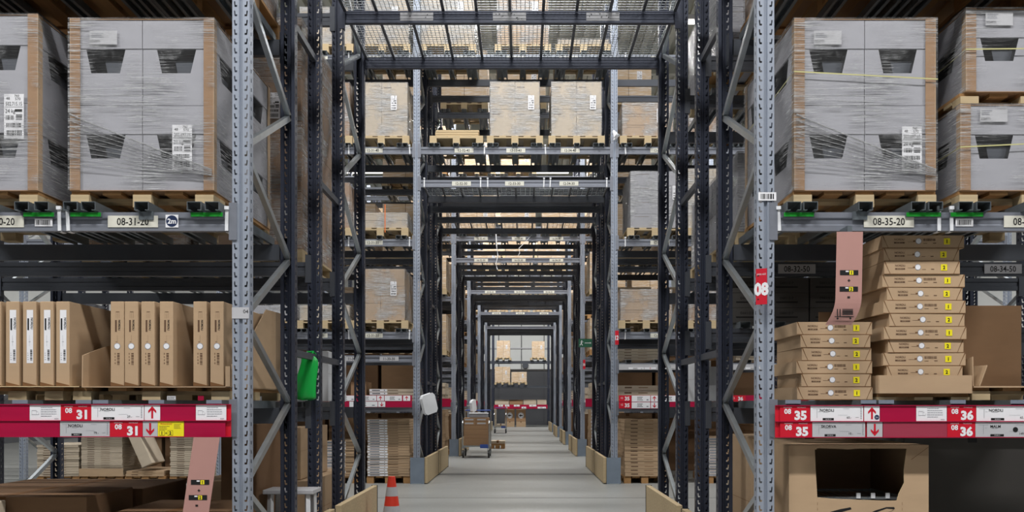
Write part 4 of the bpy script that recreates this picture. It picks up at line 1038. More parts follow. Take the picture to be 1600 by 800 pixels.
# ------------------------------------------------------------------ the racks beyond
def build_rack(idx, y0, offs, nl, nr, word, nl_rear=None, braces_out=False):
    D = [y0+o for o in offs]
    ra = new_rack('a', D[0], 'front row of the %s rack down the aisle' % word)
    rb = new_rack('b', D[2], 'rear row of the %s rack down the aisle' % word)
    cl = COLS_L[:nl]; cr = COLS_R[:nr]
    nb = len(offs)
    for i, x in enumerate(cl+cr):
        inner = x in (TX0, TX1)
        frame(ra, x, D[0], D[1], 'post', 'navy', braces=inner or idx == 2, step=.92)
        if nb == 5:
            p = place('post', POST['navy'], rb, (x, 0, 0)); place('foot_plate', FOOT, p)
            frame(rb, x, D[3], D[4], 'navy', 'navy', flip=True, braces=inner)
            for z in (1.47, 2.77): MB().bar((0, .07, 0), (0, D[3]-D[2], 0), .03, .045, 'dark').build('row_spacer', rb, (x, 0, z))
        else: frame(rb, x, D[2], D[3], 'navy', 'navy', flip=True, braces=inner)
        for z in (1.47, 3.63): MB().bar((0, -(D[2]-D[1])+.015, 0), (0, 0, 0), .03, .045, 'dark').build('row_spacer', rb, (x, 0, z))
    bays = [(a-BAYX, a) for a in cl[:-1]]+[(a, a+BAYX) for a in cr[:-1]]
    out = {}
    for (a, b) in bays:
        for z in (L0+.02, L1, L2, L4, L5):
            out[(a, z, 0)] = beam(ra, a, b, D[0], z, 'beam'); beam(ra, a, b, D[1], z, 'dark', True)
            if z in (L0+.02, L1, L2, L5) or True:
                for q in range(2, nb): beam(rb, a, b, D[q], z, 'dark', q == nb-1)
    for z in (L3, L4, L5):
        out[(TX0, z, 0)] = beam(ra, TX0, TX1, D[0], z, 'beam'); beam(ra, TX0, TX1, D[1], z, 'dark', True)
        for q in range(2, nb): beam(rb, TX0, TX1, D[q], z, 'dark', q == nb-1)
    deck(ra, TX0+.05, TX1-.05, D[0]+.06, D[1]-.06, L3-.015, False)
    deck(rb, TX0+.05, TX1-.05, D[nb-2]+.06, D[nb-1]-.06, L3-.015, False)
    return ra, rb, D, out
def lab_at(bm, bayx, px, d, text, m='cream', w=.27):
    return location_label(bm, text, PX(px, d)-(bayx+.05), w, .062, m=m)
# ---- second rack
Y2 = 13.64
r2a, r2b, E, o2 = build_rack(2, Y2, OFF1, 4, 3, 'second')
for px, n in ((721, 32), (804, 33), (889, 34)): lab_at(o2[(TX0, L3, 0)], TX0, px, Y2, '12-%d-30' % n)
for px, n in ((725, 32), (806, 33), (891, 34)): lab_at(o2[(TX0, L4, 0)], TX0, px, Y2, '12-%d-40' % n)
for px, n in ((729, 32), (806, 33), (888, 34)): lab_at(o2[(TX0, L5, 0)], TX0, px, Y2, '12-%d-50' % n)
lb = TX0-BAYX
for z, t in ((L5, '50'), (L4, '40'), (L2, '30'), (L1, '20')):
    lab_at(o2[(lb, z, 0)], lb, 583 if z != L5 else 580, Y2, '12-31-'+t); lab_at(o2[(lb, z, 0)], lb, 497, Y2, '12-30-'+t)
    lab_at(o2[(TX1, z, 0)], TX1, 1031, Y2, '12-35-'+t)
    for px in (640, 545): zip_tie(o2[(lb, z, 0)], PX(px, Y2)-lb-.05)
    zip_tie(o2[(TX1, z, 0)], PX(977, Y2)-TX1-.05)
for px in (663, 751, 762, 850, 860, 948):
    zip_tie(o2[(TX0, L3, 0)], PX(px, Y2)-TX0-.05)
for px in (757, 852): zip_tie(o2[(TX0, L4, 0)], PX(px, Y2)-TX0-.05)
s1 = beam(r2a, lb, TX0, Y2, 1.83, 'beam'); lab_at(s1, lb, 608, Y2, '11-30-30', 'greypaper'); lab_at(s1, lb, 553, Y2, '11-30-20', 'greypaper'); beam(r2a, lb, TX0, E[1], 1.83, 'dark', True)
s2 = beam(r2a, TX1, TX1+BAYX, Y2, 1.72, 'beam'); beam(r2a, TX1, TX1+BAYX, E[1], 1.72, 'dark', True)
def simple_rail(rack, bayx0, bayx1, y, z0, z1, items, base='crimson', label='crimson price rail with white signs'):
    ox, oy, _ = rack.location
    o = MB().box(bayx0+.06, bayx1-.06, y-.06, y-.045, z0, z1, base).build('price_rail', rack, (-ox, -oy, 0), label=label)
    h = (z1-z0)/2
    for (tier, a, b, kind, txt) in items:
        zb = z0+h*(1-tier)+.006; zt_ = zb+h-.01; m = MB().box(a, b, y-.063, y-.06, zb, zt_, {'n': 'red', 'c': 'white', 'u': 'white', 'd': 'white'}[kind]); cx = (a+b)/2; cz = (zb+zt_)/2; H = zt_-zb
        f = y-.0638
        if kind == 'n': m.text(txt, a+(b-a)*.68, cz, H*.6, f, 'white', bold=.04); m.text('12', a+(b-a)*.25, cz+H*.1, H*.3, f, 'white')
        elif kind == 'c': lines(m, a+(b-a)*.3, a+(b-a)*.6, cz-H*.35, cz+H*.35, 3, f, 'ink', 2, .4); rect(m, a+(b-a)*.8, a+(b-a)*.9, cz-H*.3, cz-H*.1, f, 'inkgrey')
        else:
            s = 1 if kind == 'u' else -1
            for pts in ([(-.07, -.38), (.07, -.38), (.07, .2), (-.07, .2)], [(0, .42), (.3, .1), (.3, -.06), (0, .2), (-.3, -.06), (-.3, .1)]): m.poly([(cx+p[0]*H, cz+s*p[1]*H) for p in pts], f, 'red')
        m.build('arrow_sign' if kind in 'ud' else 'place_number_sign' if kind == 'n' else 'price_sign', o)
    return o
X = lambda px: PX(px, Y2-.06)
simple_rail(r2a, lb, TX0, Y2, 1.09, 1.26, [(0, X(560), X(588), 'c', ''), (0, X(589), X(600), 'u', ''), (0, X(601), X(628), 'c', ''), (0, X(630), X(641), 'u', ''), (1, X(546), X(590), 'c', ''), (1, X(591), X(602), 'd', ''), (0, X(500), X(520), 'n', '30'), (0, X(522), X(556), 'c', '')])
simple_rail(r2a, TX1, TX1+BAYX, Y2, 1.07, 1.26, [(0, X(967), X(986), 'n', '35'), (0, X(987), X(1016), 'c', ''), (0, X(1017), X(1028), 'u', ''), (1, X(967), X(986), 'n', '35'), (1, X(987), X(1016), 'c', ''), (1, X(1017), X(1028), 'd', ''), (0, X(1035), X(1060), 'c', ''), (0, X(1140), X(1165), 'n', '36')])
simple_rail(r2a, TX1, TX1+BAYX, Y2, 1.62, 1.70, [(1, X(982), X(1006), 'c', ''), (1, X(1007), X(1025), 'u', ''), (1, X(1040), X(1070), 'c', ''), (1, X(1152), X(1163), 'u', ''), (1, X(1165), X(1190), 'c', '')], 'greypaper', 'grey price rail with small white signs')
simple_rail(r2a, lb-BAYX, lb, Y2, 1.09, 1.26, [(0, X(250), X(290), 'c', '')])
# loads of the second rack: (px0, px1, level, top py, front depth, what, kind, nx, nz)
def put(rack, x, yf, lev, W, H, lab, m='kraft2', nx=2, nz=2, rows=None, seed=0, detail=True, PW=.8, brown=False, ship=True, Dp=1.1, wrap=True, bars=True, shipx=.24):
    y0, y1 = rows
    if bars: support_bars(rack, bar_xs(x, .8), y0, y1, lev)
    zz = lev+BARH+.001
    pallet(x, yf+.58, zz, 'wooden pallet under the '+lab, PW, 1.16, .12, brown, simple=not detail)
    if H: load(x, yf+.03, zz+.122, W, Dp, H, lab, nx, nz, m, wrap, ship, detail=detail, seed=seed, shipx=shipx)
RA, RB = (E[0], E[1]), (E[3], E[4])
F2 = Y2+.03
def w2(a, b): return PX((a+b)/2, F2), (b-a)*F2/1500
def H2(lev, py): return PZ(py, F2)-(lev+BARH+.123)
seedn = [20]
def p2(a, b, lev, py, lab, **k):
    x, W = w2(a, b); seedn[0] += 1
    put(r2a, x, F2, lev, W, (H2(lev, py) if py is not None else 0), lab, rows=RA, seed=seedn[0], **k)
p2(766, 843, L4, 127, 'wrapped pale carton load above the aisle, in the middle', shipx=.33)
p2(862, 940, L4, 127, 'wrapped pale carton load above the aisle, right of the middle', shipx=.33)
support_bars(r2a, bar_xs(PX(713, F2)), E[0], E[1], L4)
pallet(PX(713, F2), F2+.58, L4+BARH+.001, 'bare pine pallet with slats on it above the aisle', .76, 1.16, .12)
for i in range(3):
    MB().box(-.31, .31, -.5, .5, 0, .03, 'wood').build('pine_slat_bundle', None, (PX(713, F2)+R.uniform(-.01, .01), F2+.58, L4+BARH+.124+.035*i), label='flat pine slat bundle lying on the bare pallet', cat='slats', group='pine slat bundles on the bare pallet')
p2(658, 741, L5, -22, 'tall wrapped load on the top level, second from the left')
p2(777, 857, L5, -22, 'tall wrapped load on the top level, near the middle', m='kraft', nz=5, nx=1)
p2(872, 952, L5, 60, 'low wrapped load on the top level, right of the middle', nx=1, nz=1, ship=False)
p2(556, 638, L5, -10, 'tall wrapped load on the top level, left of the aisle')
p2(468, 548, L5, 10, 'tall wrapped load on the top level, behind the left inner posts')
p2(555, 636, L4, 128, 'wrapped pale carton load left of the aisle, fourth level')
p2(468, 545, L4, 128, 'wrapped brown carton load at left behind the inner posts, fourth level', m='kraft3')
p2(552, 636, L2, 332, 'low wrapped bundle with an orange strap left of the aisle', nx=1, nz=2, ship=False)
MB().box(-.006, .006, -.01, 0, 0, .4, 'orange').build('orange_strap', None, (PX(602, F2), F2-.014, L2+BARH+.05), label='orange lashing strap hanging over the low wrapped bundle', cat='strap')
p2(468, 545, L2, 285, 'tall wrapped brown load at left behind the inner posts, third level', m='kraft3')
p2(556, 632, L1, 420, 'wrapped kraft carton load left of the aisle, second level', m='kraft', nz=3, shipx=.27)
p2(468, 545, L1, 477, 'low wrapped carton load behind the left inner posts', m='kraft2', nz=1)
p2(382, 458, L1, 477, 'low white wrapped load behind the left front post', m='grey', nz=1, ship=False)
p2(973, 1052, L4, 160, 'wrapped kraft carton load right of the aisle, fourth level', m='kraft', nx=1, nz=3)
p2(986, 1062, L2, 267, 'tall grey wrapped load right of the aisle, third level', m='grey', nx=1, nz=4, shipx=.42)
p2(1075, 1155, L2, 263, 'tan carton load behind the right inner posts, third level', m='kraft2', nz=3)
p2(1078, 1158, L4, 165, 'brown carton load behind the right inner posts, fourth level', m='kraft3')
p2(970, 1050, L1, 452, 'three-tier wrapped brown load right of the aisle, second level', m='kraft', nx=1, nz=3, shipx=.35)
p2(1078, 1155, L1, 440, 'wrapped brown load behind the right inner posts, second level', m='kraft3', nx=1, nz=3)
# rear row of the second rack
for i, (x, lev, h, m) in enumerate(((-1.0, L5, .9, 'kraft3'), (.0, L5, .7, 'kraft'), (.85, L5, .3, 'kraft2'), (-2.0, L5, .8, 'kraft'), (-2.0, L4, .8, 'kraft3'), (-2.0, L2, .9, 'kraft3'), (-2.9, L2, .9, 'kraft3'), (-2.0, L1, .7, 'kraft3'), (-2.9, L1, .8, 'kraft3'), (1.8, L5, .7, 'kraft'), (1.8, L4, .8, 'kraft3'), (1.8, L2, .9, 'kraft3'), (1.8, L1, .8, 'kraft3'), (2.7, L2, .8, 'kraft3'), (2.7, L1, .8, 'kraft3'))):
    side = 'left' if x < -1.5 else 'right' if x > 1.3 else 'middle'
    near = 'farther out' if abs(x) > 2.5 else 'nearest aisle'
    nm = {L5: 'top', L4: 'fourth', L2: 'third', L1: 'second'}[lev]
    if side == 'middle': near = ['left', 'centre', 'right'][i]
    put(r2b, x, E[3]+.0, lev, .78, h, '%s load, %s level, second rack rear, %s, %s' % ({'kraft3': 'brown', 'kraft': 'kraft', 'kraft2': 'pale'}[m], nm, side, near), m, 2, 2, rows=RB, seed=40+i, detail=False, wrap=True)

for k in range(6):  # added cartons, closing bright gaps so the bays look dark
    xx = -2.0-.9*(k % 3)-BAYX*(k//3)
    for lv, (za, zb_) in enumerate(((.0, .98), (L0+.02+BARH+.002, 2.0))):
        box_thing('shipping_carton', xx-.42, xx+.42, E[3]+.1, E[3]+.9, za, zb_, 'brown carton in the second rack rear, %s from the aisle, %s' % (['first left', 'second left', 'third left', 'fourth left', 'fifth left', 'sixth left'][k], ['floor level', 'shelf level'][lv]), ['kraft_shade', 'kraft3'][(k+lv) % 2])
for k in range(5):  # same added filling on the right, hiding the bright view behind
    xx = 1.79+.9*(k % 3)+BAYX*(k//3)
    for lv, (za, zb_) in enumerate(((.0, .98), (L0+.02+BARH+.002, 2.0))):
        box_thing('shipping_carton', xx-.42, xx+.42, E[3]+.1, E[3]+.9, za, zb_, 'brown carton in the second rack rear, %s from the aisle, %s' % (['first right', 'second right', 'third right', 'fourth right', 'fifth right'][k], ['floor level', 'shelf level'][lv]), ['kraft3', 'kraft_shade'][(k+lv) % 2])
for bx in (TX0-BAYX, TX0-2*BAYX, TX1, TX1+BAYX): support_bars(r2b, [bx+.3+q*.55 for q in range(5)], E[3], E[4], L0+.02)
# stacks of flat cartons
def flat_stack(x0, x1, yf, Dp, z0, ztop, n, label, group, m='kraft', white=None, jit=.006, name='flat_carton'):
    H = (ztop-z0)/n; W = x1-x0
    mb = MB().box(-W/2, W/2, 0, Dp, 0, H-.003, m)
    f = -.001
    if white:
        rect(mb, -W/2+.003, -W/2+W*white, H*.12, H*.86, f, 'white'); rect(mb, -W/2+W*.06, -W/2+W*white*.6, H*.35, H*.62, f-.0006, 'ink'); mb.disc(-W/2+W*white*.85, H*.5, H*.17, f-.0006, 'ink', 8)
        rect(mb, -W/2+W*white+W*.02, -W/2+W*white+W*.25, H*.4, H*.6, f, 'inkbrown')
    else: rect(mb, -W*.35, -W*.18, H*.45, H*.7, f, 'inkbrown'); rect(mb, -W*.02, W*.2, H*.5, H*.62, f, 'crease')
    me = mb.data('flat_carton')
    for i in range(n):
        place(name, me, None, ((x0+x1)/2+R.uniform(-jit, jit), yf+R.uniform(-.008, .008), z0+i*H), (0, 0, R.uniform(-.01, .01)), 0, label, 'carton', group)
F = 13.75
fx = lambda px: PX(px, F)
def fl_pallet(a, b, label, H=.1): pallet((fx(a)+fx(b))/2, F+.55, 0, label, fx(b)-fx(a), 1.1, H, True)
fl_pallet(573, 641, 'low pallet under the white-ended carton stack left of the aisle'); flat_stack(fx(574), fx(640), F, 1.0, .102, PZ(655, F), 22, 'flat carton with a white end label, tall floor stack left of the aisle', 'white-ended flat cartons left of the aisle', white=.48)
fl_pallet(505, 560, 'low pallet under the striped carton stack behind the left posts'); flat_stack(fx(506), fx(560), F, 1.0, .102, PZ(689, F), 12, 'flat carton with black-dotted white end, stack seen between the left inner posts', 'white-ended flat cartons between the left inner posts', white=.62)
fl_pallet(265, 336, 'low pallet under the pale carton stack behind the left guide strip'); flat_stack(fx(266), fx(335), F, 1.0, .102, PZ(676, F), 20, 'flat pale carton in the stack behind the pink strip at left', 'pale flat cartons behind the left pink strip', 'kraft2')
fl_pallet(126, 191.5, 'low pallet under the ridged carton stack below the price rail'); 
e = empty('carton_tray', (fx(159), F-.02, .102), 'pale cardboard tray holding the ridged carton stack', 'carton tray')
MB().box(-.315, .315, 0, .9, 0, .006, 'kraft').build('base', e); MB().box(-.315, .315, -.004, 0, 0, .11, 'kraft').build('front_lip', e)
flat_stack(fx(127), fx(191), F, .9, .11, PZ(676, F), 24, 'thin ridged flat carton in the stack below the left price rail', 'ridged flat cartons below the left price rail', 'kraft2', jit=.004)
fl_pallet(57, 124, 'low pallet under the farthest left carton stack'); flat_stack(fx(58), fx(123), F, 1.0, .102, PZ(695, F), 13, 'flat pale carton in the stack behind the dark brace at far left', 'pale flat cartons at the far left', 'kraft2')
box_thing('leaning_carton', 0, .16, 0, .5, 0, 1.0, 'pale flat carton leaning between the stacks below the left rail', 'kraft2', tape=False)
lo = bpy.data.objects['leaning_carton']; lo.location = (fx(232), F+.2, .26); lo.rotation_euler = (0, -.42, 0)
fl_pallet(195, 258, 'low pallet below the leaning carton'); 
flat_stack(fx(197), fx(256), F, .9, .102, .18, 2, 'flat brown carton lying beneath the leaning one', 'flat cartons beneath the leaning carton', 'kraft')
fl_pallet(975, 1040, 'low pallet under the brown carton stack right of the aisle'); flat_stack(fx(976), fx(1040), F, 1.0, .102, PZ(655, F), 15, 'flat brown carton in the tall floor stack right of the aisle', 'flat brown cartons right of the aisle', 'kraft')
fl_pallet(1104, 1165, 'low pallet under the white-ended stack behind the right posts'); flat_stack(fx(1105), fx(1160), F, 1.0, .102, PZ(684, F), 14, 'flat carton with white end, stack seen between the right frame posts', 'white-ended flat cartons between the right posts', white=.55)
fl_pallet(1180, 1240, 'low pallet behind the right front post'); flat_stack(fx(1181), fx(1240), F, 1.0, .102, .9, 10, 'flat brown carton in the stack behind the right front post', 'flat cartons behind the right front post', 'kraft3')
# on the red shelves of the second rack
support_bars(r2a, (-2.3, -1.9, -1.7, -3.0, -3.4), E[0], E[1], L0+.02); support_bars(r2a, (1.5, 1.9, 2.2, 2.8, 3.2), E[0], E[1], L0+.02)
support_bars(r2a, (1.5, 1.9, 2.2, 2.8, 3.2), E[0], E[1], 1.72)
zb2 = L0+.02+BARH+.002
flat_stack(fx(577), fx(646), F, .9, zb2, zb2+.18, 4, 'pale flat carton on the red shelf left of the aisle', 'flat cartons on the left red shelf', 'kraft2', white=.4)
flat_stack(fx(966), fx(1032), F, .9, zb2, PZ(602, F), 3, 'pale flat carton on the red shelf right of the aisle', 'flat cartons on the right red shelf', 'kraft2')
box_thing('open_carton', fx(548), fx(572), F, F+.5, zb2, zb2+.28, 'small open brown carton on the left red shelf, second rack', 'kraft3')
zb3 = 1.72+BARH+.002
flat_stack(fx(966), fx(1030), F, .9, zb3, zb3+.16, 4, 'pale flat carton on the grey-railed shelf right of the aisle', 'flat cartons on the grey-railed shelf', 'kraft2')
flat_stack(fx(1150), fx(1195), F, .9, zb3, zb3+.12, 3, 'pale flat carton on the grey-railed shelf behind the right post', 'flat cartons behind the right post', 'kraft2')
guard(GX0, E[0], E[4], 1, 'pine board guard at the left foot of the second rack'); guard(GX1, E[0], E[4], -1, 'pine board guard at the right foot of the second rack')

# ---- third to sixth rack
WORDS = {3: 'third', 4: 'fourth', 5: 'fifth', 6: 'sixth'}
OFF4 = [0, 1.1, 2.0, 3.1]
G = {}
for idx, y0 in ((3, 20.9), (4, 26.8), (5, 33.1), (6, 39.2)):
    offs = OFF1 if idx == 6 else OFF4
    ra, rb, Q, oo = build_rack(idx, y0, offs, 2, 2, WORDS[idx])
    G[idx] = (ra, rb, Q, oo)
    r = random.Random(idx)
    if idx < 6:
        for z, t in ((L3, '30'), (L4, '40')):
            for k in range(3): location_label(oo[(TX0, z, 0)], '%d-%d-%s' % (12+4*(idx-2), 32+k, t), .55+k*.82, .3, .07)
    for sd in (-1, 1):
        bx0 = TX0-BAYX if sd < 0 else TX1; side = 'left' if sd < 0 else 'right'
        xn = (TX0-.55) if sd < 0 else (TX1+.55)
        simple_rail(ra, bx0, bx0+BAYX, y0, 1.08, 1.26, [(q % 2, bx0+.2+q*.6, bx0+.2+q*.6+r.uniform(.25, .45), 'c', '') for q in range(4)])
        for lev, nm in ((L1, 'second'), (L2, 'third'), (L4, 'fourth'), (L5, 'top')):
            for row, (ya, yb), rk, rn in ((0, (Q[0], Q[1]), ra, 'front'), (1, (Q[-2], Q[-1]), rb, 'rear')):
                if lev == L5 and row: continue
                m = r.choice(['kraft', 'kraft3', 'kraft2', 'grey']); h = r.uniform(.5, .95)
                cn = {'kraft': 'kraft', 'kraft3': 'brown', 'kraft2': 'pale', 'grey': 'grey'}[m]
                put(rk, xn, ya, lev, .78, h, '%s wrapped load, %s level %s, %s side of the %s rack' % (cn, nm, rn, side, WORDS[idx]), m, 2, r.choice([2, 3]), rows=(ya, yb), seed=idx*20+r.randint(0, 9), detail=False, brown=r.random() < .5)
                if row == 0 and lev != L5:
                    put(rk, xn+sd*.92, ya, lev, .78, h*.9, '%s wrapped outer load, %s level, %s side of the %s rack' % (cn, nm, side, WORDS[idx]), m, 2, 2, rows=(ya, yb), seed=idx, detail=False)
        # floor and red shelf stacks
        pallet(xn, y0+.65, 0, 'low floor pallet on the %s of the %s rack' % (side, WORDS[idx]), .8, 1.1, .1, True, True)
        flat_stack(xn-.36, xn+.36, y0+.1, 1.0, .102, 1.02, 12, 'flat carton in the %s floor stack of the %s rack' % (side, WORDS[idx]), 'flat cartons, %s floor stack of the %s rack' % (side, WORDS[idx]), r.choice(['kraft', 'kraft2']), white=r.choice([None, .4]))
        box_thing('shipping_carton', xn-.38, xn+.38, Q[-2]+.05, Q[-2]+.95, 0, .9, 'brown carton on the floor at the %s rear of the %s rack' % (side, WORDS[idx]), 'kraft3')
        support_bars(ra, (xn-.3, xn, xn+.3), Q[0], Q[1], L0+.02)
        flat_stack(xn-.36, xn+.36, y0+.1, .9, L0+.02+BARH+.002, L0+.5, 5, 'flat carton on the %s red shelf of the %s rack' % (side, WORDS[idx]), 'flat cartons, %s red shelf of the %s rack' % (side, WORDS[idx]), 'kraft2')
        guard(GX0 if sd < 0 else GX1, Q[0], Q[-1], -sd, 'pine board guard at the %s foot of the %s rack' % (side, WORDS[idx]), z=.375)
    for k, x in enumerate((-1.0, -.1, .8)):
        for lev, nm in ((L4, 'fourth'), (L5, 'top')):
            if lev == L5 and k == 2 and idx < 5: continue
            m = r.choice(['kraft', 'kraft3', 'kraft2', 'grey'])
            put(ra, x, Q[0], lev, .76, r.uniform(.35, .8), '%s load above the aisle, %s level of the %s rack, %s' % ({'kraft': 'kraft', 'kraft3': 'brown', 'kraft2': 'pale', 'grey': 'grey'}[m], nm, WORDS[idx], ['left', 'middle', 'right'][k]), m, 2, 2, rows=(Q[0], Q[1]), seed=idx*7+k, detail=False)

# ---- end rack against the back wall
YE = 48.3
re_ = new_rack('e', YE, 'single rack at the far end of the aisle, in front of the back wall')
for x in (TX0, TX1, TX0-BAYX, TX1+BAYX): frame(re_, x, YE, YE+1.1, 'navy', 'navy', braces=x in (TX0, TX1))
LE = (1.0, 2.08, 3.32)
for a in (TX0-BAYX, TX0, TX1):
    b = TX1 if a == TX0 else a+BAYX
    for z in LE: beam(re_, a, b, YE, z, 'dark'); beam(re_, a, b, YE+1.1, z, 'dark', True)
XE = lambda px: PX(px, YE)
simple_rail(re_, TX0, TX1, YE, .92, 1.12, [(0, XE(779), XE(786), 'c', ''), (0, XE(789), XE(796), 'c', ''), (1, XE(783), XE(796), 'n', '32'), (0, XE(803), XE(812), 'c', ''), (1, XE(815), XE(822), 'c', ''), (0, XE(827), XE(838), 'c', ''), (1, XE(840), XE(853), 'c', '')])
def pe(a, b, lev, py, lab, m, nz):
    x = PX((a+b)/2, YE); W = (b-a)*YE/1500; H = PZ(py, YE)-(lev+BARH+.123)
    put(re_, x, YE, lev, W, H, lab, m, 2, nz, rows=(YE, YE+1.1), seed=a, detail=False)
pe(776, 797, LE[2], 532, 'wrapped brown load at the upper left of the far end rack', 'kraft3', 3)
pe(831, 851, LE[2], 533, 'wrapped pale load at the upper right of the far end rack', 'kraft2', 3)
pe(773, 797, LE[1], 573, 'wrapped brown load at the middle left of the far end rack', 'kraft3', 2)
pe(799, 823, LE[1], 581, 'low grey wrapped load in the middle of the far end rack', 'grey', 2)
support_bars(re_, [XE(v) for v in (776, 790, 805, 820, 835, 850)], YE, YE+1.1, LE[0])
for i, (a, b, m) in enumerate(((773, 795, 'kraft2'), (796, 817, 'kraft3'), (818, 838, 'kraft2'), (839.5, 854, 'kraft2'))):
    x = XE((a+b)/2); W = (b-a)*YE/1500
    e = empty('open_carton', (x, YE+.05, LE[0]+BARH+.002), 'cut-down brown carton on the far red shelf, %s of four' % ['leftmost', 'second from left', 'third from left', 'rightmost'][i], 'carton', 'cut-down cartons on the far red shelf')
    MB().box(-W/2, W/2, 0, .8, 0, .01, m).build('base', e); MB().box(-W/2, W/2, 0, .008, .01, .24, m).build('front_panel', e); MB().box(-W/2, W/2, .79, .8, .01, .32, m).build('back_panel', e)
    for s in (-1, 1): MB().box(*sorted((s*W/2, s*(W/2-.008))), .008, .79, .01, .28, m).build('side_panel', e)
for i, px in enumerate((796.5, 814)):
    x = XE(px)
    box_thing('shipping_carton', x-.24, x+.24, YE+.1, YE+.7, 0, .27, 'brown base carton on the far floor, under the %s arrow carton' % ['left', 'right'][i], 'kraft')
    e = empty('arrow_carton', (x, YE+.1, .274), 'brown carton with a white round arrow sticker on the far floor, %s one' % ['left', 'right'][i], 'carton', 'arrow cartons on the far floor')
    MB().box(-.24, .24, 0, .6, 0, .62, 'kraft3').build('body', e, bevel=.006)
    mb = MB(); mb.disc(0, .3, .15, -.001, 'white', 28); mb.disc(0, .3, .135, -.0015, 'ink', 28); mb.disc(0, .3, .125, -.002, 'white', 28)
    mb.poly([(-.10, .3), (-.01, .37), (-.01, .325), (.08, .325), (.08, .275), (-.01, .275), (-.01, .23)], -.0026, 'ink'); mb.build('round_sticker', e)
e = empty('round_wall_disc', (PX(821, 52.9), 52.88, PZ(571, 52.9)), 'dark round disc mounted high on the far back wall', 'disc')
MB().tube([(0, 0, 0), (0, .11, 0)], [.17, .17], 'greydark', 28).build('disc', e); MB().tube([(0, -.012, 0), (0, 0, 0)], [.15, .16], 'dark', 28).build('rim', e)
# ---- things along the aisle
def trolley(px0, px1, yf, n, label, back=False):
    x0, x1 = PX(px0, yf), PX(px1, yf); x = (x0+x1)/2; W = x1-x0; Dp = .95
    e = empty('flatbed_trolley', (x, yf, 0), label, 'trolley', 'flatbed trolleys in the aisle')
    MB().box(-W/2, W/2, 0, Dp, .235, .262, 'galv').build('platform', e)
    for sx in (-1, 1):
        MB().tube([(sx*(W/2-.01), .0, .25), (sx*(W/2-.01), .0, .74), (sx*(W/2-.01), .04, .78)], .013, 'galv', 8).build('upright', e)
        MB().tube([(sx*(W/2-.01), Dp, .25), (sx*(W/2-.01), Dp, 1.0)], .013, 'galv', 8).build('upright', e)
        for yy in (.06, Dp-.08):
            c = empty('caster', (sx*(W/2-.02), yy, .085), None, None); c.parent = e
            MB().tube([(-.018, 0, 0), (.018, 0, 0)], .082, 'rubber', 20).build('wheel', c); MB().tube([(-.021, 0, 0), (.021, 0, 0)], .035, 'galv', 12).build('wheel_hub', c)
            MB().bar((.028, 0, 0), (.028, 0, .15), .006, .05, 'galv').bar((-.028, 0, 0), (-.028, 0, .15), .006, .05, 'galv').box(-.032, .032, -.03, .03, .118, .15, 'galv').build('caster_fork', c)
    MB().tube([(-W/2+.01, Dp, 1.0), (W/2-.01, Dp, 1.0)], .014, 'blue', 8).build('push_handle', e)
    MB().box(W/2-.2, W/2-.03, -.012, .0, .21, .29, 'blue').build('blue_card', e)
    return x, W, Dp
yt = 20.2
xt, Wt, Dt = trolley(722, 765, yt, 0, 'flatbed trolley loaded with brown cartons at the left of the aisle')
zc_ = .264
for i, (h, parts_) in enumerate(((.17, 1), (.08, 1), (.13, 1), (.085, 1), (.085, 2), (.085, 2))):
    for q in range(parts_):
        ww = (Wt-.06)/parts_; xx = xt-Wt/2+.03+ww*(q+.5)
        o = MB().box(-ww/2+.002, ww/2-.002, 0, .8, 0, h*.92-.003, 'kraft3')
        if i > 3: rect(o, -ww*.4, ww*.3, h*.3, h*.65, -.001, 'greypaper')
        o.build('flat_carton', None, (xx, yt+.05, zc_), label='brown carton stacked on the loaded trolley', cat='carton', group='cartons on the loaded trolley', bevel=.003)
    zc_ += h*.92
e = empty('storage_case', (xt+.05, yt+.1, zc_+.002), 'grey case with white lid on top of the trolley cartons', 'case')
MB().box(-.2, .2, 0, .3, 0, .08, 'inkgrey').build('body', e, bevel=.01); MB().box(-.205, .205, -.004, .304, .08, .105, 'tie').build('lid', e, bevel=.01)
xt2, W2_, D2_ = trolley(772, 791, 37.5, 0, 'empty flatbed trolley far down the aisle holding one upright board')
e = box_thing('leaning_board', xt2-.24, xt2-.17, 37.7, 38.3, .264, .95, 'upright pale board standing on the far trolley', 'kraft2', 'board', False)
box_thing('flat_carton', xt2-.14, xt2+.18, 37.6, 38.2, .264, .36, 'low pale carton lying on the far trolley', 'kraft2')
yp = 24.5
pallet(PX(777, yp), yp+.3, 0, 'small brown pallet on the aisle floor behind the loaded trolley', .38, .6, .12, True)
box_thing('flat_carton', PX(766, yp), PX(789, yp), yp+.02, yp+.55, .124, .2, 'low carton lying on the small floor pallet', 'kraft2')
# white mirror-like panels angled out from the racks
def panel(x, y, z, s, label, rz=.75, tilt=-.28):
    e = empty('angled_panel', (x, y, z), label, 'panel', 'white angled panels on the racks', rz)
    pts = [(-.5, -.45), (-.36, -.62), (.36, -.62), (.5, -.45), (.5, .45), (.36, .62), (-.36, .62), (-.5, .45)]
    a = [(p[0]*s, -.03, p[1]*s) for p in pts]; b = [(p[0]*s, .03, p[1]*s) for p in pts]; n = 8
    o = MB().add(a+b, [tuple(range(n)), tuple(range(2*n-1, n-1, -1))]+[(i, (i+1) % n, n+(i+1) % n, n+i) for i in range(n)], 'tie').build('panel', e, (0, 0, 0), (0, tilt, 0), bevel=.006)
    MB().tube([(0, .03, 0), (.0, .14, .0)], .014, 'galv', 8).build('bracket', e)
panel(PX(671, 13.6), 13.5, PZ(631, 13.75), .22, 'white octagonal panel angled off the left post of the second rack')
panel(PX(740, 20.9), 26.7-6.0, PZ(634, 20.9), .2, 'white panel angled off the left post of the third rack', 1.2)
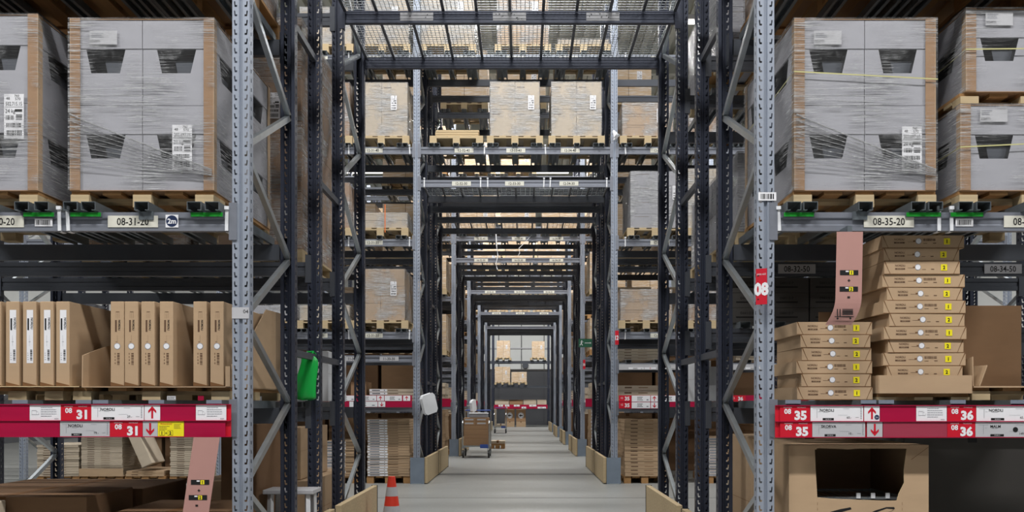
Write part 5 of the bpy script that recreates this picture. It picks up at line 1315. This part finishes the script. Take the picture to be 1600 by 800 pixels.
# exit sign hanging at the right
ys = 20.6
e = empty('exit_sign', (PX(915, ys), ys, PZ(536, ys)), 'dark green exit sign with a running figure, right of the aisle', 'sign')
mb = MB().box(-.15, .15, -.02, .02, -.09, .09, 'exit'); f = -.0212
mb.disc(-.085, .045, .012, f, 'white', 10); mb.poly([(-.1, .03), (-.075, .03), (-.085, -.01), (-.06, -.05), (-.072, -.055), (-.1, -.012)], f, 'white'); mb.poly([(-.1, -.01), (-.09, -.01), (-.115, -.05), (-.13, -.045)], f, 'white'); rect(mb, -.11, -.05, .018, .026, f, 'white')
rect(mb, -.02, .12, -.005, .005, f, 'white'); mb.poly([(.09, .02), (.12, 0), (.09, -.02), (.1, 0)], f, 'white')
mb.build('sign_panel', e); MB().bar((.1, 0, 0), (.24, .25, 0), .01, .01, 'dark').build('bracket', e)
# red aisle number flags on the second and later racks
for y, z, wd in ((Y2, PZ(528, Y2), 'second'), (20.9, 2.0, 'third')):
    e = empty('aisle_flag', (TX1+.03, y-.05, z), 'small red aisle number flag on the right post of the %s rack' % wd, 'sign', None, -.7)
    MB().box(-.03, .03, 0, .003, -.1, .1, 'red').text('12' if wd == 'second' else '16', 0, 0, .06, -.0008, 'white', bold=.04, sx=.8).build('flag', e); MB().bar((0, .003, 0), (.0, .05, 0), .012, .012, 'galv').build('bracket', e)
# scraps of film hanging over the aisle
def rope(pts, r, label, nm='hanging_film_strip'):
    MB().tube(pts, r, 'tie', 6).build(nm, label=label, cat='film strip')
def W3(px, py, d): return (PX(px, d), d, PZ(py, d))
d = 20.885
rope([W3(775, 366, d), W3(776, 385, d), W3(778, 400, d), W3(775, 412, d), W3(777, 421, d)], [.014, .014, .011, .009, .014], 'white film strip hanging above the aisle, thicker one at left')
rope([W3(831, 367, d), W3(820, 379, d), W3(811, 388, d), W3(812, 396, d), W3(809, 400, d)], [.004, .004, .009, .006, .004], 'thin white cord knotted above the aisle, right one')
d = 13.58
rope([W3(958, 204, d), W3(962, 212, d), W3(966, 210, d), W3(959, 219, d)], [.015, .045, .035, .012], 'scrap of white film caught on the right post, fourth level')
